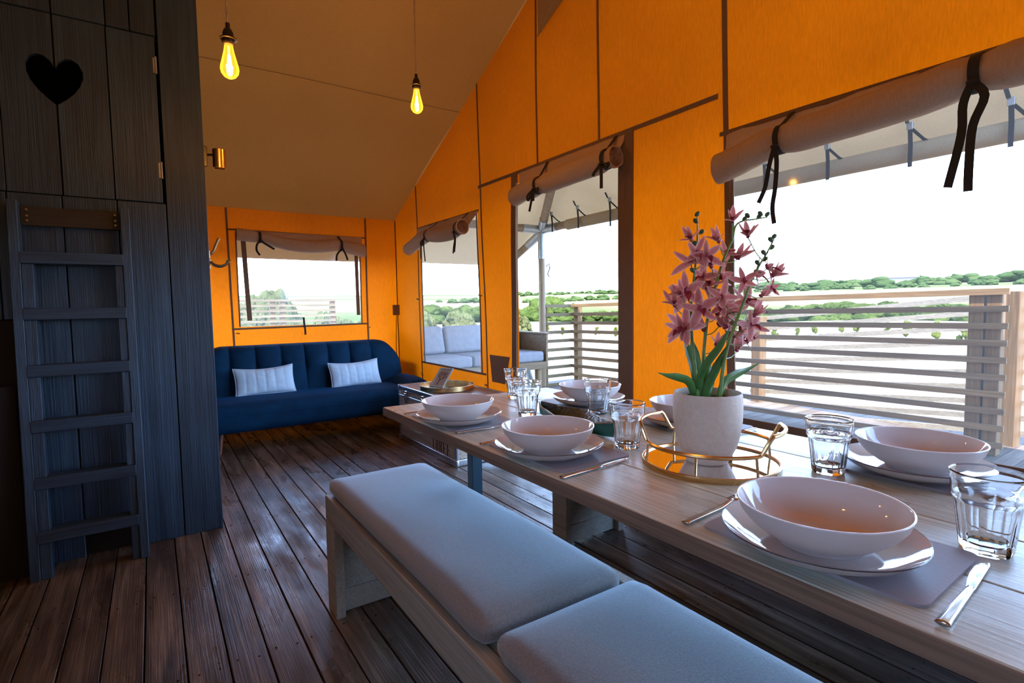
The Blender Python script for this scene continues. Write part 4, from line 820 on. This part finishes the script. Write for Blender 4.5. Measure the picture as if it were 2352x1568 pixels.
# terrain
def tz(x,y):
    r=math.hypot(x,y); az=math.degrees(math.atan2(x,y)); k=.85+.25*min(1,max(0,(az-35)/45)) + .05*math.sin(az*.12)
    if r<45: z=-.42
    elif r<70: z=lerp(-.42,-2.2,(r-45)/25)
    elif r<100: z=lerp(-2.2,.4,(r-70)/30)
    elif r<380: z=.4+(r-100)/280*10.5*k
    else: z=.4+10.5*k+(r-380)*.001
    if 8<az<30 and r>12 and y>0 and 0: z+=0
    return z+.25*nz(x*.06,y*.06,0)*min(1,max(0,(r-30)/20))*2
rs=[0,2,4,7,10,14,19,25,32,40,45,50,57,64,70,80,90,100,115,135,160,190,225,265,310,350,380,450,700]
b=MB(); b.grid(lambda u,v:(lambda r,a:(r*math.sin(a),r*math.cos(a),tz(r*math.sin(a),r*math.cos(a))))(rs[min(len(rs)-1,int(round(v*(len(rs)-1))))],2*PI*u),144,len(rs)-1,True)
mk('ground',b.mesh('ground',M_fields,True,180),kind='structure')
# shrubs and trees
def clump(seed,n=22,flat=.75,sub=2,spread=.62,r0=.34):
    rr=random.Random(seed); b=MB()
    for k in range(n):
        a=rr.uniform(0,2*PI); q=rr.random()**.5*spread; z=rr.uniform(0,1); q*=math.sqrt(max(.05,1-(z*.95)**2)); r=r0*rr.uniform(.6,1.15)*(1.15-.45*z)
        bb=bmesh.new(); bmesh.ops.create_icosphere(bb,subdivisions=sub,radius=1); o=Vector((q*math.cos(a),q*math.sin(a),z*flat))
        for v in bb.verts:
            d=v.co.normalized(); v.co=o+d*r*(1+.30*noise.noise(d*2.3+Vector((k,seed,0)))+.22*noise.noise(d*5.1+Vector((seed,k,3))))
            v.co.z=max(v.co.z,-.12)
        b.add(bb)
    return b
BL=[clump(s,26,.75).mesh('crown',M_tree,True,180) for s in (1,5,9)]; BL2=[clump(s,40,.9,3,.6,.28).mesh('crown',M_tree2,True,180) for s in (2,7)]; BH=[clump(s,44,.7,3,.75,.27).mesh('crown',M_hedge,True,180) for s in (3,6,8)]
VN=[clump(s,14,1.3,1,.5,.30).mesh('leaves',M_vine,True,180) for s in (4,6)]
TR=MB().tube([(0,0,-.6),(0,0,.5)],[.09,.06],6).mesh('trunk',M_branch)
RT=random.Random(3)
def plant(name,me,x,y,sx,sz,label,group,cat='tree',trunk=True):
    t=thing(name,label,cat,(x,y,tz(x,y)-.1*sz),RT.uniform(0,6),group); o=mk('crown',me,t,(0,0,.12*sz)); o.scale=(sx,sx*RT.uniform(.8,1.1),sz)
    if trunk: k=mk('trunk',TR,t); k.scale=(sx,sx,sz)
def pol(az,r): return r*math.sin(rad(az)),r*math.cos(rad(az))
# hedgerow shrubs behind the vineyard
for k in range(64):
    az=25+k*1.02+RT.uniform(-.4,.4); r=RT.uniform(46,58); x,y=pol(az,r); s=RT.uniform(1.5,2.3); plant('hedge_shrub',BH[k%3],x,y,s*1.3,s*.85,'mid-green hedge shrub in the band beyond the sandy field','hedge shrubs beyond the sandy field','shrub',False)
x,y=pol(37.8,75); plant('round_tree',BH[1],x,y,4.3,4.4,'round green tree standing alone on the pale field, seen through the doorway',None)
x,y=pol(40.4,78); plant('round_tree',BL[0],x,y,2.6,2.8,'small paler tree just right of the lone round tree on the field',None)
# tree lines on the hillside
for k in range(46):
    az=26+k*1.35+RT.uniform(-.5,.5); r=RT.uniform(150,165)+(az>50)*60; x,y=pol(az,r); s=RT.uniform(1.2,2.4); plant('hillside_tree',BL[k%3],x,y,s*1.3,s*.8,'small rounded tree in the hedge line halfway up the hill','trees in the hedge line halfway up the hill')
for k in range(80):
    az=33+k*.72+RT.uniform(-.3,.3); r=RT.uniform(300,385); 
    if 53<az<56 and r<350: r=380
    x,y=pol(az,r); s=RT.uniform(2.2,3.8)*(1+.35*min(1,max(0,(az-62)/15))); plant('skyline_tree',BL[k%3],x,y,s*1.4,s*.75,'hazy round tree along the crest of the far hill','trees along the crest of the far hill')
for k in range(26):
    az=60+k*1.0+RT.uniform(-.4,.4); r=RT.uniform(225,280); x,y=pol(az,r); s=RT.uniform(3,5.5); plant('slope_tree',BL[(k+1)%3],x,y,s*1.4,s*.75,'dense green tree on the slope at the right of the big window','trees on the right hand slope')
# far-window vegetation
for i,(x,y,s,sz) in enumerate(((4.1,27,1.25,2.0),(4.9,27.6,1.5,2.35),(5.6,28.5,1.1,1.9),(3.4,28,1.2,1.7),(6.3,29.5,.9,1.2))): plant('leafy_tree',BL2[i%2],x,y,s,sz,'dusty green tree in the clump at the left of the hazy far window','tree clump behind the far fence')
for k in range(30):
    x=2.0+k*.42+RT.uniform(-.15,.15); y=RT.uniform(20,24); plant('wild_shrub',BL2[k%2],x,y,RT.uniform(.6,1.0),RT.uniform(.85,1.35),'dry green shrub in the bank behind the far fence','shrubs in the bank behind the far fence','shrub',False)
for k in range(34):
    az=27+k*1.75+RT.uniform(-.5,.5); r=RT.uniform(24,33); x,y=pol(az,r); s=RT.uniform(.22,.38); plant('young_vine',VN[k%2],x,y,s,s*1.3,'young yellow-green vine plant in the sandy field','young vines in the sandy field','plant',False)
# farmhouse
x,y=pol(70.0,300); z=tz(x,y); t=thing('farm_building','long low white farm building among trees on the hill','building',(x,y,z),rad(-70))
MB().box((-6,-3,0),(6,3,2.6)).ob('wall',M_farm,t); MB().prism([(-3.4,2.6),(3.4,2.6),(0,4.2)],12.6,lambda a,c,h:(h-6.3,a,c)).ob('roof',M_farmroof,t)
# fences
def fence(name,label,A,B,ztA,ztB,posts,mat,sp=.12,n=10,sh=.043,th=.02,pw=.075,side=1,pmat=None,pbot=-.012,kind='fence'):
    A=Vector((A[0],A[1],0)); B=Vector((B[0],B[1],0)); d=(B-A); L=d.length; u=d.normalized(); nn=Vector((-u.y,u.x,0))*side; t=thing(name,label,'fence',A,0)
    for k in range(n):
        b=MB(); q=[]
        for s_,z0 in ((0,ztA),(L,ztB)):
            for off in (0,th):
                for dz in (0,-sh): q.append(b.b.verts.new(u*s_+nn*off+Vector((0,0,z0-k*sp+dz+sh/2))))
        for f in ((0,1,3,2),(4,6,7,5),(0,4,5,1),(2,3,7,6),(0,2,6,4),(1,5,7,3)): b.b.faces.new([q[i] for i in f])
        b.ob('slat',mat,t)
    for s_ in posts:
        zt=lerp(ztA,ztB,s_/L)+sh/2; b=MB(); Mx=Matrix((u,nn,Vector((0,0,1)))).transposed().to_4x4(); b.box((s_-pw/2,th+.001,pbot),(s_+pw/2,th+.001+pw,zt),.003,1,Mx); b.ob('post',pmat or M_post,t)
    return t
fence('deck_fence','long horizontal slatted deck fence seen through the doorway and big window',(4.87,5.77),(4.87,1.14),1.09,1.15,(.09,4.55,4.45),M_slat,side=1,pw=.085)
fence('side_railing','short slatted railing between the log pole and the fence corner',(4.42,5.74),(4.86,5.74),1.09,1.09,(.02,),M_slatx,side=1,pw=.05)
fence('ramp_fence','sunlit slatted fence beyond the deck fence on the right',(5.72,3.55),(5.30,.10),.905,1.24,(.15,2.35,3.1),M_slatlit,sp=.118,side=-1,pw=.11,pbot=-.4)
fence('garden_fence','weathered slatted fence seen through the hazy far window',(1.30,11.0),(3.10,11.0),1.27,1.27,(.62,.80,1.75),M_slatx,sp=.10,n=7,side=1,pw=.10,pbot=-.45)
# porch frame and canvas
t=thing('porch_canopy','beige porch canopy on log poles over the deck','canopy',(4.38,5.77,0)); J=Vector((0,0,2.11))
MB().tube([(0,0,0),(0,0,1.80)],[.046,.044],14).ob('log_pole',M_log,t,True); MB().tube([(0,0,1.72),(0,0,2.10)],[.052,.052],16).ob('pole_sleeve',M_galv,t,True)
def logp(a,b_,r_,sl=.32):
    a,b_=Vector(a),Vector(b_); d=(b_-a).normalized(); MB().tube([a+d*sl*.7,b_],r_,14).ob('beam',M_logx,t,True); MB().tube([a,a+d*sl],r_*1.12,14).ob('beam_sleeve',M_galv,t,True)
logp(J,(-2.15,0,2.11),.05); logp(J,(0,-7.6,2.11),.05,.34); logp(J,(-2.18,-3.77,3.60),.052,.30); logp(J+Vector((0,.0,-.04)),(0,1.05,1.62),.05,.34)
logp((.12,.43,-.0),(-.40,.60,2.0),.045,.2)
MB().tube([(0.0,-.55,2.105),(0,-2,2.11),(0,-7.6,2.11)],.066,16).ob('canvas_sleeve',M_porch,t,True)
Ax=Vector((-1.93,-3.77,3.66))
def tri(a,b_,c_,n=14,name='canvas_panel'):
    a,b_,c_=Vector(a),Vector(b_),Vector(c_); MB().grid(lambda u,v:a.lerp(b_.lerp(c_,u),v)+Vector((0,0,.02*math.sin(v*PI)*-1)),n,n).ob(name,M_porch,t,True,180)
tri(Ax,(.10,.06,2.16),(.10,-7.7,2.16)); tri(Ax,(.10,.06,2.16),(-1.93,.06,2.17)); 
MB().grid(lambda u,v:(lerp(.1,-1.93,u),lerp(.06,.98,v),lerp(2.16,1.70,v)),6,4).ob('canvas_overhang',M_porch,t,True)
MB().grid(lambda u,v:(-1.93,lerp(-3.77,.06,u),lerp(lerp(3.62,1.87,u),lerp(3.66,2.16,u),v)),12,1).ob('sun_block_gusset',M_porch,t,True)  # added sheet closing the roof gap so sun does not stripe the deck sofa
for Y,zb in ((5.41,2.09),(4.91,2.075),(4.37,2.03),(3.6,2.08),(2.56,2.10),(2.06,2.075),(1.53,2.055),(1.02,2.06)):
    y=Y-5.77; x=-.10; zt=2.30
    b=MB(); b.ribbon([(x-.05,y+.03,zt+.04),(x-.02,y+.02,zt-.02)],.022,.003,(0,1,0)); b.ribbon([(x,y+.012,zt-.05),(x+.01,y+.01,zt-.16),(x+.01,y+.01,zb-.06)],.026,.004,(0,1,0)); b.ribbon([(x,y,zt-.06),(x+.05,y-.05,zt-.13),(x+.09,y-.10,zt-.17)],.02,.003,(0,1,0)); b.ob('strap',M_strap,t)
    MB().box((x-.012,y-.006,zt-.062),(x+.01,y+.030,zt-.015),.002).ob('buckle',M_galv,t)
MB().tube([(.05,-.03,1.62),(.09,-.05,1.66),(.10,-.05,1.60),(.07,-.04,1.52),(.09,-.05,1.48)],.012,8).ob('cleat',M_galv,t,True)
# outdoor sofa
t=thing('outdoor_sofa','grey cushioned log sofa on the deck outside','sofa',(3.1,5.3,0))
def oc(lo,hi,name,bev=.03): MB().box(lo,hi,bev,4).ob(name,M_grey,t,True,50)
oc((-.85,-.33,.445),(-.262,.28,.565),'seat_cushion'); oc((-.255,-.33,.445),(.70,.28,.565),'seat_cushion')
for x0_,x1_ in ((-.84,-.34),(-.33,.26),(.27,.68)):
    Mx=Matrix.Translation((0,.20,.57))@Matrix.Rotation(rad(-16),4,'X')@Matrix.Translation((0,-.20,-.57)); b=MB(); b.box((x0_,.14,.565),(x1_,.27,.885),.04,4,Mx); b.ob('back_cushion',M_grey,t,True,50)
MB().box((-.86,-.34,.36),(.72,-.315,.445),.003).ob('front_rail',M_logx,t); MB().box((-.86,.30,.36),(.74,.33,.78),.003).ob('back_board',M_logx,t)
MB().box((.715,-.34,.38),(.745,.33,.765),.003).ob('arm_board',M_logx,t); MB().box((.69,-.36,.765),(.76,.34,.785),.003).ob('arm_cap',M_logx,t); MB().box((-.86,-.3,.40),(.72,.3,.444)).ob('seat_board',M_logx,t)
for x in (-.8,.64):
    for y in (-.28,.26): MB().tube([(x,y,-.012),(x,y,.40)],.04,12).ob('leg',M_log,t,True)
